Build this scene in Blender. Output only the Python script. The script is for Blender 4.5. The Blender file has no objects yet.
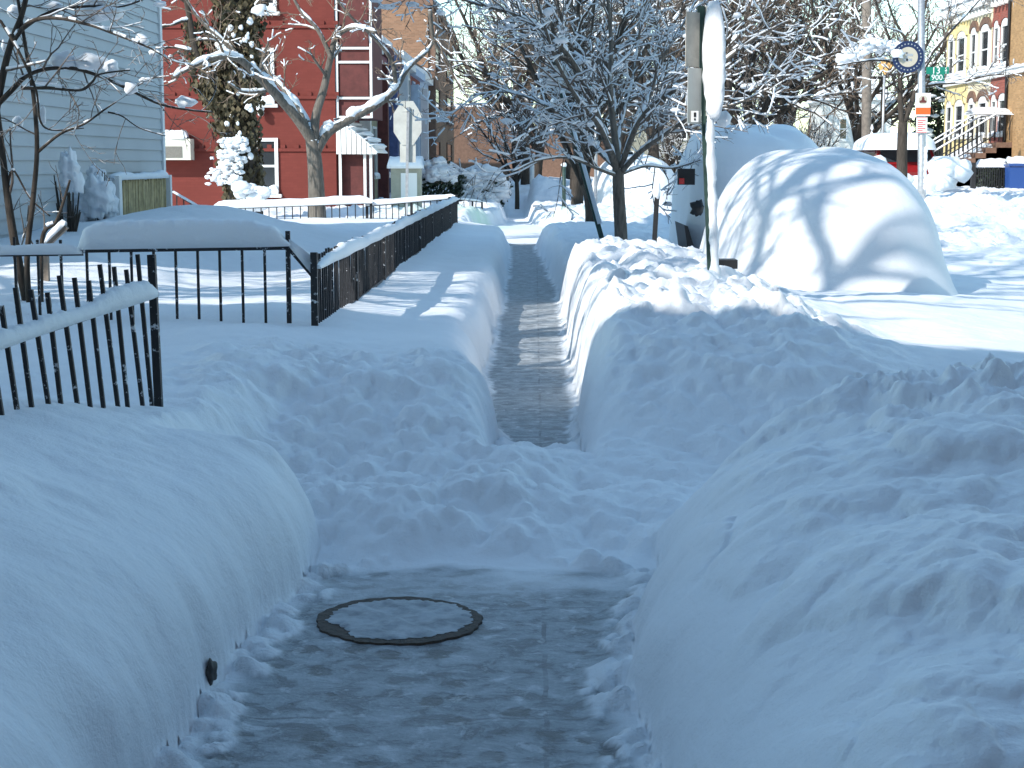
import bpy, math, random
import numpy as np
from mathutils import Vector, Matrix

R = math.radians
rng = random.Random(7)
scn = bpy.context.scene
COL = scn.collection

# ------------------------------------------------------------------ camera
F, CAMZ = 1650.0, 1.65
TH = math.atan(222 / F)
PS = math.atan(23 / F * math.cos(TH))
cf = Vector((-math.sin(PS) * math.cos(TH), math.cos(PS) * math.cos(TH), -math.sin(TH)))
cr = Vector((math.cos(PS), math.sin(PS), 0))
cu = cr.cross(cf)
def ray(px, py): return cf + cr * ((px - 512) / F) - cu * ((py - 384) / F)
def at(px, py, Y):
    d = ray(px, py); t = Y / d.y
    return Vector((d.x * t, Y, CAMZ + d.z * t))
def atx(px, py, X):
    d = ray(px, py); t = X / d.x
    return Vector((X, d.y * t, CAMZ + d.z * t))
cam = bpy.data.objects.new('camera', bpy.data.cameras.new('camera'))
COL.objects.link(cam)
cam.location = (0, 0, CAMZ)
cam.rotation_euler = (math.pi / 2 - TH, 0, PS)
cam.data.sensor_width = 36
cam.data.lens = 36 * F / 1024
cam.data.clip_start, cam.data.clip_end = 0.05, 6000
scn.camera = cam

# ------------------------------------------------------------------ light
SUN_EL = R(33)
LH = Vector((0.70, 0.71, 0)).normalized()
LD = Vector((LH.x * math.cos(SUN_EL), LH.y * math.cos(SUN_EL), -math.sin(SUN_EL)))
sun = bpy.data.objects.new('sun', bpy.data.lights.new('sun', 'SUN'))
COL.objects.link(sun)
sun.data.energy, sun.data.angle, sun.data.color = 2.7, R(0.5), (1.0, 0.96, 0.90)
sun.rotation_euler = LD.to_track_quat('-Z', 'Y').to_euler()
w = bpy.data.worlds.new('World'); scn.world = w; w.use_nodes = True
nt = w.node_tree
bg = nt.nodes['Background']
sky = nt.nodes.new('ShaderNodeTexSky')
sky.sky_type = 'NISHITA'; sky.sun_disc = False
sky.sun_elevation = SUN_EL
sky.sun_rotation = math.atan2(-LH.x, -LH.y)
sky.air_density, sky.dust_density, sky.ozone_density = 1.0, 0.2, 1.0
tint = nt.nodes.new('ShaderNodeMix'); tint.data_type = 'RGBA'; tint.blend_type = 'MULTIPLY'
tint.inputs[0].default_value = 1.0; tint.inputs[7].default_value = (0.86, 1.0, 0.93, 1)      # camera white balance
nt.links.new(sky.outputs[0], tint.inputs[6]); nt.links.new(tint.outputs[2], bg.inputs[0])
bg.inputs[1].default_value = 0.15
vs = scn.view_settings
vs.view_transform, vs.look, vs.exposure, vs.gamma = 'Standard', 'None', 1.08, 1
scn.cycles.use_denoising = True
scn.cycles.max_bounces = 6
scn.cycles.diffuse_bounces = 4
scn.cycles.use_adaptive_sampling = True

# ------------------------------------------------------------------ materials
def mat(name, col, rough=0.7, metal=0.0, spec=0.4):
    m = bpy.data.materials.new(name); m.use_nodes = True
    b = m.node_tree.nodes['Principled BSDF']
    b.inputs['Base Color'].default_value = (*col, 1)
    b.inputs['Roughness'].default_value = rough
    b.inputs['Metallic'].default_value = metal
    b.inputs['Specular IOR Level'].default_value = spec
    return m
class N:
    """small node helper"""
    def __init__(s, m): s.t = m.node_tree; s.b = s.t.nodes['Principled BSDF']
    def new(s, t, **kw):
        n = s.t.nodes.new(t)
        for k, v in kw.items(): setattr(n, k, v)
        return n
    def link(s, a, b): s.t.links.new(a, b)
    def coord(s):
        return s.new('ShaderNodeTexCoord').outputs['Object']
    def geo(s): return s.new('ShaderNodeNewGeometry')
    def noise(s, vec, scale, detail=4, rough=0.55, dist=0):
        n = s.new('ShaderNodeTexNoise'); s.link(vec, n.inputs['Vector'])
        n.inputs['Scale'].default_value = scale; n.inputs['Detail'].default_value = detail
        n.inputs['Roughness'].default_value = rough; n.inputs['Distortion'].default_value = dist
        return n.outputs['Fac']
    def ramp(s, fac, stops):
        n = s.new('ShaderNodeValToRGB'); s.link(fac, n.inputs[0])
        e = n.color_ramp.elements
        while len(e) < len(stops): e.new(0.5)
        for el, (p, c) in zip(e, stops):
            el.position = p
            el.color = (c, c, c, 1) if isinstance(c, (int, float)) else (*c, 1)
        return n.outputs[0]
    def mix(s, fac, a, b):
        n = s.new('ShaderNodeMix', data_type='RGBA')
        if isinstance(fac, (int, float)): n.inputs[0].default_value = fac
        else: s.link(fac, n.inputs[0])
        for i, v in ((6, a), (7, b)):
            if isinstance(v, tuple): n.inputs[i].default_value = (*v, 1)
            else: s.link(v, n.inputs[i])
        return n.outputs[2]
    def math(s, op, a, b=None, clamp=False):
        n = s.new('ShaderNodeMath', operation=op, use_clamp=clamp)
        for i, v in ((0, a), (1, b)):
            if v is None: continue
            if isinstance(v, (int, float)): n.inputs[i].default_value = v
            else: s.link(v, n.inputs[i])
        return n.outputs[0]
    def bump(s, h, strength, dist=0.02, prev=None):
        n = s.new('ShaderNodeBump'); s.link(h, n.inputs['Height'])
        n.inputs['Strength'].default_value = strength; n.inputs['Distance'].default_value = dist
        if prev: s.link(prev, n.inputs['Normal'])
        return n.outputs[0]
    def mapping(s, vec, scale):
        n = s.new('ShaderNodeMapping'); s.link(vec, n.inputs[0]); n.inputs['Scale'].default_value = scale
        return n.outputs[0]
    def sep(s, vec):
        n = s.new('ShaderNodeSeparateXYZ'); s.link(vec, n.inputs[0]); return n.outputs
    def comb(s, x, y, z=0.0):
        n = s.new('ShaderNodeCombineXYZ')
        for i, v in enumerate((x, y, z)):
            if isinstance(v, (int, float)): n.inputs[i].default_value = v
            else: s.link(v, n.inputs[i])
        return n.outputs[0]
    def attr(s, name):
        return s.new('ShaderNodeAttribute', attribute_name=name).outputs['Fac']
    def color(s, c): s.link(c, s.b.inputs['Base Color'])
    def normal(s, n): s.link(n, s.b.inputs['Normal'])

SNOW = (0.80, 0.825, 0.85)
def snow_mat(name, b1=0.35, b2=0.25, stain=False, col=SNOW):
    m = mat(name, col, 0.6, 0, 0.25); n = N(m); c = n.coord()
    h1 = n.noise(c, 14, 5, 0.6); h2 = n.noise(c, 90, 3, 0.6)
    h3 = n.noise(c, 320, 2, 0.6)
    n.normal(n.bump(h3, b2 * .8, 0.0025, n.bump(h2, b2 * 1.5, 0.006, n.bump(h1, b1, 0.03))))
    big = n.noise(c, 1.3, 3)
    cc = n.mix(n.ramp(big, [(0.35, 0.0), (0.75, 1.0)]), col, tuple(v * 0.94 for v in col))
    if stain:
        cc = n.mix(n.attr('green'), cc, (0.56, 0.72, 0.60))
        dirt = n.ramp(n.noise(c, 9, 5, 0.7), [(0.66, 0.0), (0.80, 0.5)])
        cc = n.mix(n.math('MULTIPLY', dirt, n.attr('dirt')), cc, (0.40, 0.37, 0.33))
    n.color(cc)
    return m
M_SNOW = snow_mat('snow', stain=True)
M_CAP = snow_mat('snow_cap', 0.25, 0.2)
M_CARSNOW = snow_mat('car_snow', 0.18, 0.2)
M_TSNOW = mat('branch_snow', SNOW, 0.7, 0, 0.2)

def path_mat():
    m = mat('icy_path', (0.4, 0.42, 0.45), 0.45, 0, 0.5); n = N(m); c = n.coord()
    a = n.noise(n.mapping(c, (0.8, 1.0, 1.0)), 10, 7, 0.66, 0.5)
    b = n.noise(c, 55, 4, 0.65)
    # trodden prints: small dark patches in loose rows
    v = n.new('ShaderNodeTexVoronoi'); v.inputs['Scale'].default_value = 7.5; v.inputs['Randomness'].default_value = 0.75
    n.link(n.mapping(c, (1.0, 0.85, 1.0)), v.inputs['Vector'])
    ed = n.math('ADD', v.outputs['Distance'], n.math('MULTIPLY', n.math('SUBTRACT', n.noise(c, 26, 3), 0.5), 0.5))
    prints = n.ramp(ed, [(0.24, 1.0), (0.38, 0.0)])
    cs_ = n.sep(v.outputs['Color'])
    sel = n.ramp(n.math('ADD', n.math('MULTIPLY', cs_[0], 0.5), n.math('MULTIPLY', n.noise(c, 2.4, 2), 0.9)), [(0.50, 0.0), (0.57, 1.0)])
    wear = n.math('ADD', n.math('MULTIPLY', n.ramp(a, [(0.52, 0.0), (0.60, 1.0)]), 0.7), n.math('MULTIPLY', prints, sel), True)
    wear = n.math('MULTIPLY', wear, n.ramp(b, [(0.3, 0.55), (0.5, 1.0)]))
    far = n.attr('wear')
    wear = n.math('MULTIPLY', wear, far, True)
    ice = n.mix(n.ramp(a, [(0.30, 0.0), (0.55, 1.0)]), (0.46, 0.495, 0.52), (0.27, 0.295, 0.315))
    ice = n.mix(n.ramp(b, [(0.52, 0.0), (0.70, 0.5)]), ice, (0.55, 0.58, 0.60))
    cc = n.mix(wear, ice, (0.075, 0.072, 0.068))
    sx = n.sep(c)
    wl = n.math('MULTIPLY', n.math('SUBTRACT', n.noise(c, 5, 3), 0.5), 0.03)
    j1 = n.math('LESS_THAN', n.math('ABSOLUTE', n.math('SUBTRACT', n.math('ADD', sx[0], wl), 0.035)), 0.008)
    j2 = n.math('LESS_THAN', n.math('ABSOLUTE', n.math('SUBTRACT', n.math('FRACT', n.math('DIVIDE', n.math('ADD', sx[1], wl), 1.25)), 0.80)), 0.006)
    jt = n.math('MULTIPLY', n.math('MAXIMUM', j1, j2), n.ramp(n.noise(c, 4.3, 3), [(0.42, 0.0), (0.6, 0.7)]))
    cc = n.mix(jt, cc, (0.16, 0.165, 0.17))
    loose = n.ramp(n.noise(c, 11, 5, 0.65, 0.4), [(0.57, 0.0), (0.66, 1.0)])
    edge = n.attr('edge')
    cc = n.mix(n.math('MAXIMUM', n.math('MULTIPLY', loose, 0.42), n.math('MULTIPLY', edge, 0.9)), cc, SNOW)
    n.color(cc)
    n.link(n.ramp(wear, [(0.0, 0.62), (1.0, 0.38)]), n.b.inputs['Roughness'])
    h = n.math('SUBTRACT', n.math('ADD', a, n.math('MULTIPLY', b, 0.35)), n.math('MULTIPLY', wear, 0.35))
    n.normal(n.bump(h, 0.8, 0.03))
    return m
M_PATH = path_mat()

def bark_mat(name, col, snowy=0.35, k=0.25):
    m = mat(name, col, 0.85, 0, 0.2); n = N(m); c = n.coord()
    st = n.mapping(c, (1, 1, 0.18))
    a = n.noise(st, 26, 5, 0.65)
    cc = n.mix(n.ramp(a, [(0.3, 0.0), (0.7, 1.0)]), tuple(v * 0.55 for v in col), tuple(min(1, v * 1.5) for v in col))
    nz = n.sep(n.geo().outputs['Normal'])
    up = n.math('ADD', nz[2], n.math('MULTIPLY', n.math('SUBTRACT', n.noise(c, 7, 3), 0.5), 1.4))
    sn = n.ramp(up, [(snowy, 0.0), (snowy + 0.08, 1.0)])
    n.color(n.mix(sn, cc, SNOW))
    n.normal(n.bump(a, 0.5, 0.02))
    return m
M_BARK = bark_mat('bark', (0.055, 0.045, 0.037), 0.75)
M_BARKG = bark_mat('grey_bark', (0.13, 0.115, 0.098), 0.55)
M_TWIG = bark_mat('twig', (0.145, 0.12, 0.102), 0.7)
M_TWIGB = bark_mat('brown_twig', (0.19, 0.14, 0.105), 1.0)

def noisy(name, col, rough=0.7, amt=0.25, scale=6, metal=0.0, bump=0.0):
    m = mat(name, col, rough, metal); n = N(m); c = n.coord()
    a = n.noise(c, scale, 5, 0.6)
    n.color(n.mix(n.ramp(a, [(0.3, 0.0), (0.7, 1.0)]), tuple(v * (1 - amt) for v in col), tuple(min(1, v * (1 + amt)) for v in col)))
    if bump: n.normal(n.bump(a, bump, 0.02))
    return m
def brick(name, col, mortar, bw=0.21, bh=0.07, amt=0.2):
    m = mat(name, col, 0.85, 0, 0.2); n = N(m); c = n.coord()
    s = n.sep(c)
    v = n.comb(n.math('ADD', s[0], s[1]), s[2])
    b = n.new('ShaderNodeTexBrick'); n.link(v, b.inputs['Vector'])
    b.inputs['Scale'].default_value = 1.0
    b.inputs['Brick Width'].default_value = bw; b.inputs['Row Height'].default_value = bh
    b.inputs['Mortar Size'].default_value = 0.006
    b.inputs['Color1'].default_value = (*tuple(x * (1 - amt) for x in col), 1)
    b.inputs['Color2'].default_value = (*tuple(x * (1 + amt) for x in col), 1)
    b.inputs['Mortar'].default_value = (*mortar, 1)
    big = n.noise(c, 0.9, 4, 0.6)
    n.color(n.mix(n.ramp(big, [(0.3, 0.35), (0.7, 0.0)]), b.outputs['Color'], tuple(x * 0.6 for x in col)))
    n.normal(n.bump(b.outputs['Fac'], -0.3, 0.01))
    return m
M_RED = brick('red_painted_brick', (0.165, 0.038, 0.030), (0.15, 0.035, 0.028), amt=0.07)
M_REDB = brick('red_brick', (0.32, 0.095, 0.07), (0.30, 0.17, 0.14))
M_BROWN = brick('brown_brick', (0.25, 0.135, 0.082), (0.26, 0.19, 0.14))
M_MAROON = noisy('maroon_boards', (0.10, 0.025, 0.022), 0.7)
M_YELLOW = brick('yellow_painted_brick', (0.80, 0.66, 0.34), (0.74, 0.6, 0.3), amt=0.06)
M_CREAM = brick('cream_painted_brick', (0.76, 0.68, 0.48), (0.7, 0.62, 0.42), amt=0.06)
M_TAN = brick('tan_brick', (0.42, 0.25, 0.12), (0.4, 0.28, 0.16))
M_OLIVE = noisy('olive_render', (0.27, 0.25, 0.16), 0.85)
M_MAUVE = noisy('mauve_render', (0.30, 0.16, 0.20), 0.85)
M_BLUE = noisy('blue_render', (0.09, 0.12, 0.24), 0.85)
M_OFFW = noisy('offwhite_render', (0.62, 0.62, 0.58), 0.85, 0.08)
M_PALEB = noisy('paleblue_render', (0.45, 0.55, 0.68), 0.85, 0.1)
M_WHITE = noisy('white_paint', (0.76, 0.76, 0.74), 0.55, 0.05)
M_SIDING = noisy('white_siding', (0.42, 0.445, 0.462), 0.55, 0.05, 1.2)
M_GLASS = mat('window_glass', (0.03, 0.035, 0.04), 0.08, 0, 0.6)
M_IRON = noisy('black_iron', (0.018, 0.018, 0.02), 0.5, 0.4, 30)
M_IRON2 = N(mat('worn_iron', (0.02, 0.02, 0.022), 0.55))
def worn():
    m = mat('frosted_iron', (0.02, 0.02, 0.022), 0.55); n = N(m); c = n.coord()
    a = n.ramp(n.noise(c, 22, 4, 0.7), [(0.60, 0.0), (0.66, 1.0)])
    n.color(n.mix(a, (0.02, 0.02, 0.022), (0.62, 0.64, 0.66)))
    return m
M_FROST = worn()
M_STEEL = noisy('galvanised_steel', (0.42, 0.43, 0.44), 0.45, 0.2, 14, 0.6)
M_SIGNBACK = noisy('aluminium_sign_back', (0.52, 0.52, 0.48), 0.5, 0.12, 5, 0.3)
M_SIGNTAN = noisy('weathered_sign_back', (0.50, 0.45, 0.37), 0.55, 0.25, 7)
M_DKGREEN = noisy('dark_green_paint', (0.03, 0.06, 0.05), 0.5, 0.3, 12)
M_GREEN = mat('green_sign', (0.005, 0.17, 0.11), 0.4)
M_TEAL = mat('teal_sign', (0.01, 0.26, 0.27), 0.4)
M_NAVY = mat('navy_sign', (0.010, 0.022, 0.07), 0.4)
M_ORANGE = mat('orange_sign', (0.80, 0.11, 0.02), 0.45)
M_REDP = mat('red_paint', (0.45, 0.02, 0.02), 0.35)
M_BLACK = mat('black_plastic', (0.015, 0.015, 0.016), 0.5)
M_SIGNW = mat('white_sign', (0.72, 0.72, 0.70), 0.5)
M_CREAMS = mat('cream_sign', (0.42, 0.38, 0.30), 0.5)
M_CARRED = mat('red_car_paint', (0.22, 0.012, 0.014), 0.25)
M_CARGREY = mat('grey_car_paint', (0.06, 0.065, 0.07), 0.3)
M_CARDK = mat('dark_car_paint', (0.02, 0.022, 0.026), 0.3)
M_TYRE = mat('tyre_rubber', (0.02, 0.02, 0.02), 0.85)
M_LAMP = mat('tail_lamp', (0.55, 0.02, 0.02), 0.2)
M_WOOD = noisy('reed_fence', (0.42, 0.33, 0.17), 0.8, 0.3, 9)
M_POLEWOOD = noisy('weathered_timber', (0.20, 0.165, 0.135), 0.85, 0.3, 8)
M_STONE = noisy('brown_stone', (0.17, 0.10, 0.07), 0.85, 0.25, 5)
M_ROOF = noisy('grey_roofing', (0.14, 0.14, 0.15), 0.8)
M_CABINET = noisy('grey_green_cabinet', (0.30, 0.30, 0.24), 0.6, 0.12)
M_AC = noisy('beige_metal', (0.58, 0.56, 0.48), 0.5, 0.08)
M_GRILLE = noisy('dark_grille', (0.16, 0.15, 0.13), 0.6, 0.2, 40)
M_LEAFD = noisy('evergreen_leaf', (0.028, 0.045, 0.024), 0.6, 0.5, 5)
M_LEAFB = noisy('ivy_leaf', (0.085, 0.068, 0.035), 0.7, 0.5, 6)
M_BIN = mat('blue_plastic', (0.02, 0.07, 0.25), 0.45)
M_CLAY = mat('castiron', (0.052, 0.046, 0.042), 0.6)
M_AMBER = mat('amber_sign', (0.70, 0.40, 0.14), 0.5)

# ------------------------------------------------------------------ object helpers
def tag(o, label=None, cat=None, group=None, kind=None):
    if label: o['label'] = label
    if cat: o['category'] = cat
    if group: o['group'] = group
    if kind: o['kind'] = kind
    return o
def thing(name, label, cat, loc=(0, 0, 0), group=None):
    o = bpy.data.objects.new(name, None); COL.objects.link(o)
    o.location = loc; o.empty_display_size = 0.2
    return tag(o, label, cat, group)
def link(name, me, m, parent=None, smooth=False):
    o = bpy.data.objects.new(name, me); COL.objects.link(o)
    if m is not None and len(me.materials) == 0: me.materials.append(m)
    if parent is not None:
        o.parent = parent
        o.matrix_parent_inverse = Matrix.Translation(-Vector(parent.location)) if parent.parent is None else Matrix.Translation(-world_loc(parent))
    if smooth: me.polygons.foreach_set('use_smooth', [True] * len(me.polygons))
    return o
def world_loc(o):
    # every part mesh is written in world coordinates with an identity transform
    v = Vector((0, 0, 0))
    if o.parent is None: return Vector(o.location)
    return v
def copy_tree(o, parent=None):
    c = o.copy(); COL.objects.link(c)
    if parent is not None: c.parent = parent
    for ch in list(o.children): copy_tree(ch, c)
    return c
def npmesh(name, V, Q):
    V = np.asarray(V, dtype=np.float32).reshape(-1, 3); Q = np.asarray(Q, dtype=np.int32)
    me = bpy.data.meshes.new(name)
    k = Q.shape[1]
    me.vertices.add(len(V)); me.vertices.foreach_set('co', V.ravel())
    me.loops.add(Q.size); me.loops.foreach_set('vertex_index', Q.ravel())
    me.polygons.add(len(Q))
    me.polygons.foreach_set('loop_start', np.arange(0, Q.size, k, dtype=np.int32))
    me.update(calc_edges=True); me.validate()
    return me
class MB:
    def __init__(s): s.v = []; s.f = []
    def add(s, vs, fs):
        o = len(s.v); s.v += [tuple(v) for v in vs]; s.f += [tuple(i + o for i in f) for f in fs]; return s
    def box(s, lo, hi):
        x0, y0, z0 = lo; x1, y1, z1 = hi
        return s.add([(x0, y0, z0), (x1, y0, z0), (x1, y1, z0), (x0, y1, z0), (x0, y0, z1), (x1, y0, z1), (x1, y1, z1), (x0, y1, z1)],
                     [(0, 3, 2, 1), (4, 5, 6, 7), (0, 1, 5, 4), (1, 2, 6, 5), (2, 3, 7, 6), (3, 0, 4, 7)])
    def bar(s, a, b, wx, wy=None, up=(0, 0, 1)):
        a, b = Vector(a), Vector(b); wy = wx if wy is None else wy
        d = (b - a).normalized(); u = Vector(up)
        if abs(d.dot(u)) > 0.95: u = Vector((0, 1, 0))
        x = d.cross(u).normalized() * wx / 2; y = x.normalized().cross(d).normalized() * wy / 2
        vs = [p + sx * x + sy * y for p in (a, b) for sx, sy in ((-1, -1), (1, -1), (1, 1), (-1, 1))]
        return s.add(vs, [(3, 2, 1, 0), (4, 5, 6, 7), (0, 1, 5, 4), (1, 2, 6, 5), (2, 3, 7, 6), (3, 0, 4, 7)])
    def tube(s, pts, rad, k=8, cap=True, jit=0.0):
        pts = [Vector(p) for p in pts]; n = len(pts)
        if isinstance(rad, (int, float)): rad = [rad] * n
        vs = []; x = None
        for i, p in enumerate(pts):
            d = (pts[min(i + 1, n - 1)] - pts[max(i - 1, 0)])
            d = d.normalized() if d.length > 1e-9 else Vector((0, 0, 1))
            if x is None:
                x = d.cross(Vector((0, 0, 1)) if abs(d.z) < 0.9 else Vector((0, 1, 0))).normalized()
            else:
                x = (x - d * x.dot(d)).normalized()
            y = d.cross(x)
            for j in range(k):
                a = 2 * math.pi * j / k
                r = rad[i] * (1 + (rng.uniform(-jit, jit) if jit else 0))
                vs.append(p + (x * math.cos(a) + y * math.sin(a)) * r)
        fs = [(i * k + j, i * k + (j + 1) % k, (i + 1) * k + (j + 1) % k, (i + 1) * k + j) for i in range(n - 1) for j in range(k)]
        if cap: fs += [tuple(range(k - 1, -1, -1)), tuple((n - 1) * k + j for j in range(k))]
        return s.add(vs, fs)
    def prism(s, poly, off):
        """closed polygon (3D points) extruded by a vector"""
        n = len(poly); off = Vector(off)
        vs = [Vector(p) for p in poly] + [Vector(p) + off for p in poly]
        return s.add(vs, [tuple(range(n - 1, -1, -1)), tuple(range(n, 2 * n))] + [(i, (i + 1) % n, n + (i + 1) % n, n + i) for i in range(n)])
    def blob(s, c, rx, ry, rz, nu=12, nv=8, amp=0.12, fr=2.0, seed=0, floor=None):
        vs = []; fs = []
        c = Vector(c)
        for i in range(nv + 1):
            th = math.pi * i / nv
            for j in range(nu):
                ph = 2 * math.pi * j / nu
                d = Vector((math.sin(th) * math.cos(ph), math.sin(th) * math.sin(ph), math.cos(th)))
                k = 1 + amp * (math.sin(fr * 2.1 * d.x + seed) * math.cos(fr * 1.7 * d.y + 1.3 * seed) + 0.6 * math.sin(fr * 3.3 * d.z + 2.1 * seed + d.x * 4))
                p = c + Vector((d.x * rx, d.y * ry, d.z * rz)) * k
                if floor is not None and p.z < floor: p.z = floor
                vs.append(p)
        for i in range(nv):
            for j in range(nu):
                fs.append((i * nu + j, (i + 1) * nu + j, (i + 1) * nu + (j + 1) % nu, i * nu + (j + 1) % nu))
        return s.add(vs, fs)
    def build(s, name, m, parent=None, smooth=False):
        me = bpy.data.meshes.new(name); me.from_pydata(s.v, [], s.f); me.update()
        return link(name, me, m, parent, smooth)
def snow_ridge(mb, pts, w, h, seed=0, n_per=0.12, k=9, wob=0.25, ends=True):
    """snow lying along a polyline: half-round section with an uneven top"""
    pts = [Vector(p) for p in pts]; out = []
    for a, b in zip(pts[:-1], pts[1:]):
        n = max(1, int((b - a).length / n_per))
        out += [a.lerp(b, i / n) for i in range(n)]
    out.append(pts[-1]); n = len(out); vs = []
    rr = random.Random(seed); ph = [rr.uniform(0, 6.28) for _ in range(6)]
    L = 0
    for i, p in enumerate(out):
        if i: L += (p - out[i - 1]).length
        d = out[min(i + 1, n - 1)] - out[max(i - 1, 0)]; d.z = 0
        d = d.normalized() if d.length > 1e-6 else Vector((1, 0, 0))
        sd = Vector((d.y, -d.x, 0))
        kk = 1 + wob * (0.5 * math.sin(L * 2.3 + ph[0]) + 0.35 * math.sin(L * 6.1 + ph[1]) + 0.25 * math.sin(L * 13.7 + ph[2]) + rr.uniform(-.2, .2))
        e = 1.0
        if ends:
            e = min(1.0, 0.35 + 2.2 * min(i, n - 1 - i) / max(3, n / 6)) if n > 4 else 0.9
        ww = w * 0.5 * (1 + wob * 0.5 * math.sin(L * 4.7 + ph[3])) * (0.6 + 0.4 * e); hh = h * kk * e
        for j in range(k):
            a = math.pi * j / (k - 1)
            cx = math.copysign(abs(math.cos(a)) ** 0.7, math.cos(a)); sz = math.sin(a) ** 0.8 if j not in (0, k - 1) else 0
            vs.append(p + sd * cx * ww + Vector((0, 0, 1)) * (sz * hh - 0.012))
    fs = [(i * k + j, i * k + j + 1, (i + 1) * k + j + 1, (i + 1) * k + j) for i in range(n - 1) for j in range(k - 1)]
    fs += [((i + 1) * k, (i + 1) * k + k - 1, i * k + k - 1, i * k) for i in range(n - 1)]
    fs += [tuple(range(k)), tuple((n - 1) * k + j for j in range(k - 1, -1, -1))]
    return mb.add(vs, fs)
def text_mesh(s, size, mb_loc, rot, ext=0.004):
    cu_ = bpy.data.curves.new('lettering', 'FONT'); cu_.body = s; cu_.size = size; cu_.extrude = ext
    cu_.align_x = 'CENTER'; cu_.align_y = 'CENTER'; cu_.resolution_u = 3
    o = bpy.data.objects.new('lettering', cu_); COL.objects.link(o)
    dg = bpy.context.evaluated_depsgraph_get(); dg.update()
    me = bpy.data.meshes.new_from_object(o.evaluated_get(dg))
    bpy.data.objects.remove(o)
    me.transform(Matrix.Translation(mb_loc) @ rot)
    return me

# ------------------------------------------------------------------ noise for the snow
def h2(ix, iy, seed):
    x = (ix.astype(np.int64) * 374761393 + iy.astype(np.int64) * 668265263 + seed * 1274126177) & 0xFFFFFFFF
    x = ((x ^ (x >> 13)) * 1274126177) & 0xFFFFFFFF
    x = (x ^ (x >> 16)) & 0xFFFFFFFF
    x = (x * 2246822519) & 0xFFFFFFFF
    x = x ^ (x >> 15)
    return (x & 0xFFFFFF) / float(0xFFFFFF)
def vn(x, y, seed=0):
    ix, iy = np.floor(x), np.floor(y); fx, fy = x - ix, y - iy
    fx = fx * fx * fx * (fx * (fx * 6 - 15) + 10); fy = fy * fy * fy * (fy * (fy * 6 - 15) + 10)
    a = h2(ix, iy, seed); b = h2(ix + 1, iy, seed); c = h2(ix, iy + 1, seed); d = h2(ix + 1, iy + 1, seed)
    return (a + (b - a) * fx + (c - a) * fy + (a - b - c + d) * fx * fy) * 2 - 1
def fbm(x, y, seed=0, o=4, g=0.5):
    s = 0; a = 1; t = 0
    for i in range(o):
        s = s + a * vn(x * 2 ** i + 17.3 * i, y * 2 ** i - 9.1 * i, seed + i); t += a; a *= g
    return s / t
def clods(x, y, cell, seed, dens=0.8):
    """height of half-buried lumps scattered over a jittered grid"""
    ix, iy = np.floor(x / cell), np.floor(y / cell); best = np.zeros_like(x)
    for dx in (-1, 0, 1):
        for dy in (-1, 0, 1):
            jx, jy = ix + dx, iy + dy
            cx = (jx + h2(jx, jy, seed)) * cell; cy = (jy + h2(jx, jy, seed + 1)) * cell
            r = cell * (0.30 + 0.55 * h2(jx, jy, seed + 2)); on = h2(jx, jy, seed + 3) < dens
            asp = 0.7 + 0.6 * h2(jx, jy, seed + 4)
            ang = h2(jx, jy, seed + 5) * 3.14
            ex, ey = x - cx, y - cy
            u = (ex * np.cos(ang) + ey * np.sin(ang)) * asp; v = (-ex * np.sin(ang) + ey * np.cos(ang)) / asp
            q = np.clip(r * r - u * u - v * v, 0, None)
            tilt = 1 + 0.35 * (h2(jx, jy, seed + 6) - .5) * u / r
            best = np.maximum(best, np.where(on, np.sqrt(q) * tilt * 0.8, 0))
    return best
def sm(a, b, x):
    t = np.clip((x - a) / (b - a), 0, 1); return t * t * (3 - 2 * t)
def smax(a, b, k):
    h = np.clip(0.5 + 0.5 * (a - b) / k, 0, 1); return b + (a - b) * h + k * h * (1 - h)

def path_c(y): return np.interp(y, [0, 9.3, 10.6, 12.5, 20, 26, 33, 60], [0.03, 0.03, -0.02, -0.05, -0.04, -0.12, -0.26, -0.75])
def path_w(y): return np.interp(y, [0, 9.3, 10.6, 12.5, 20, 26, 32.5, 35, 41, 44, 60], [.26, .26, .33, .375, .375, .34, .30, 1.0, 1.1, .4, .3])

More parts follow.
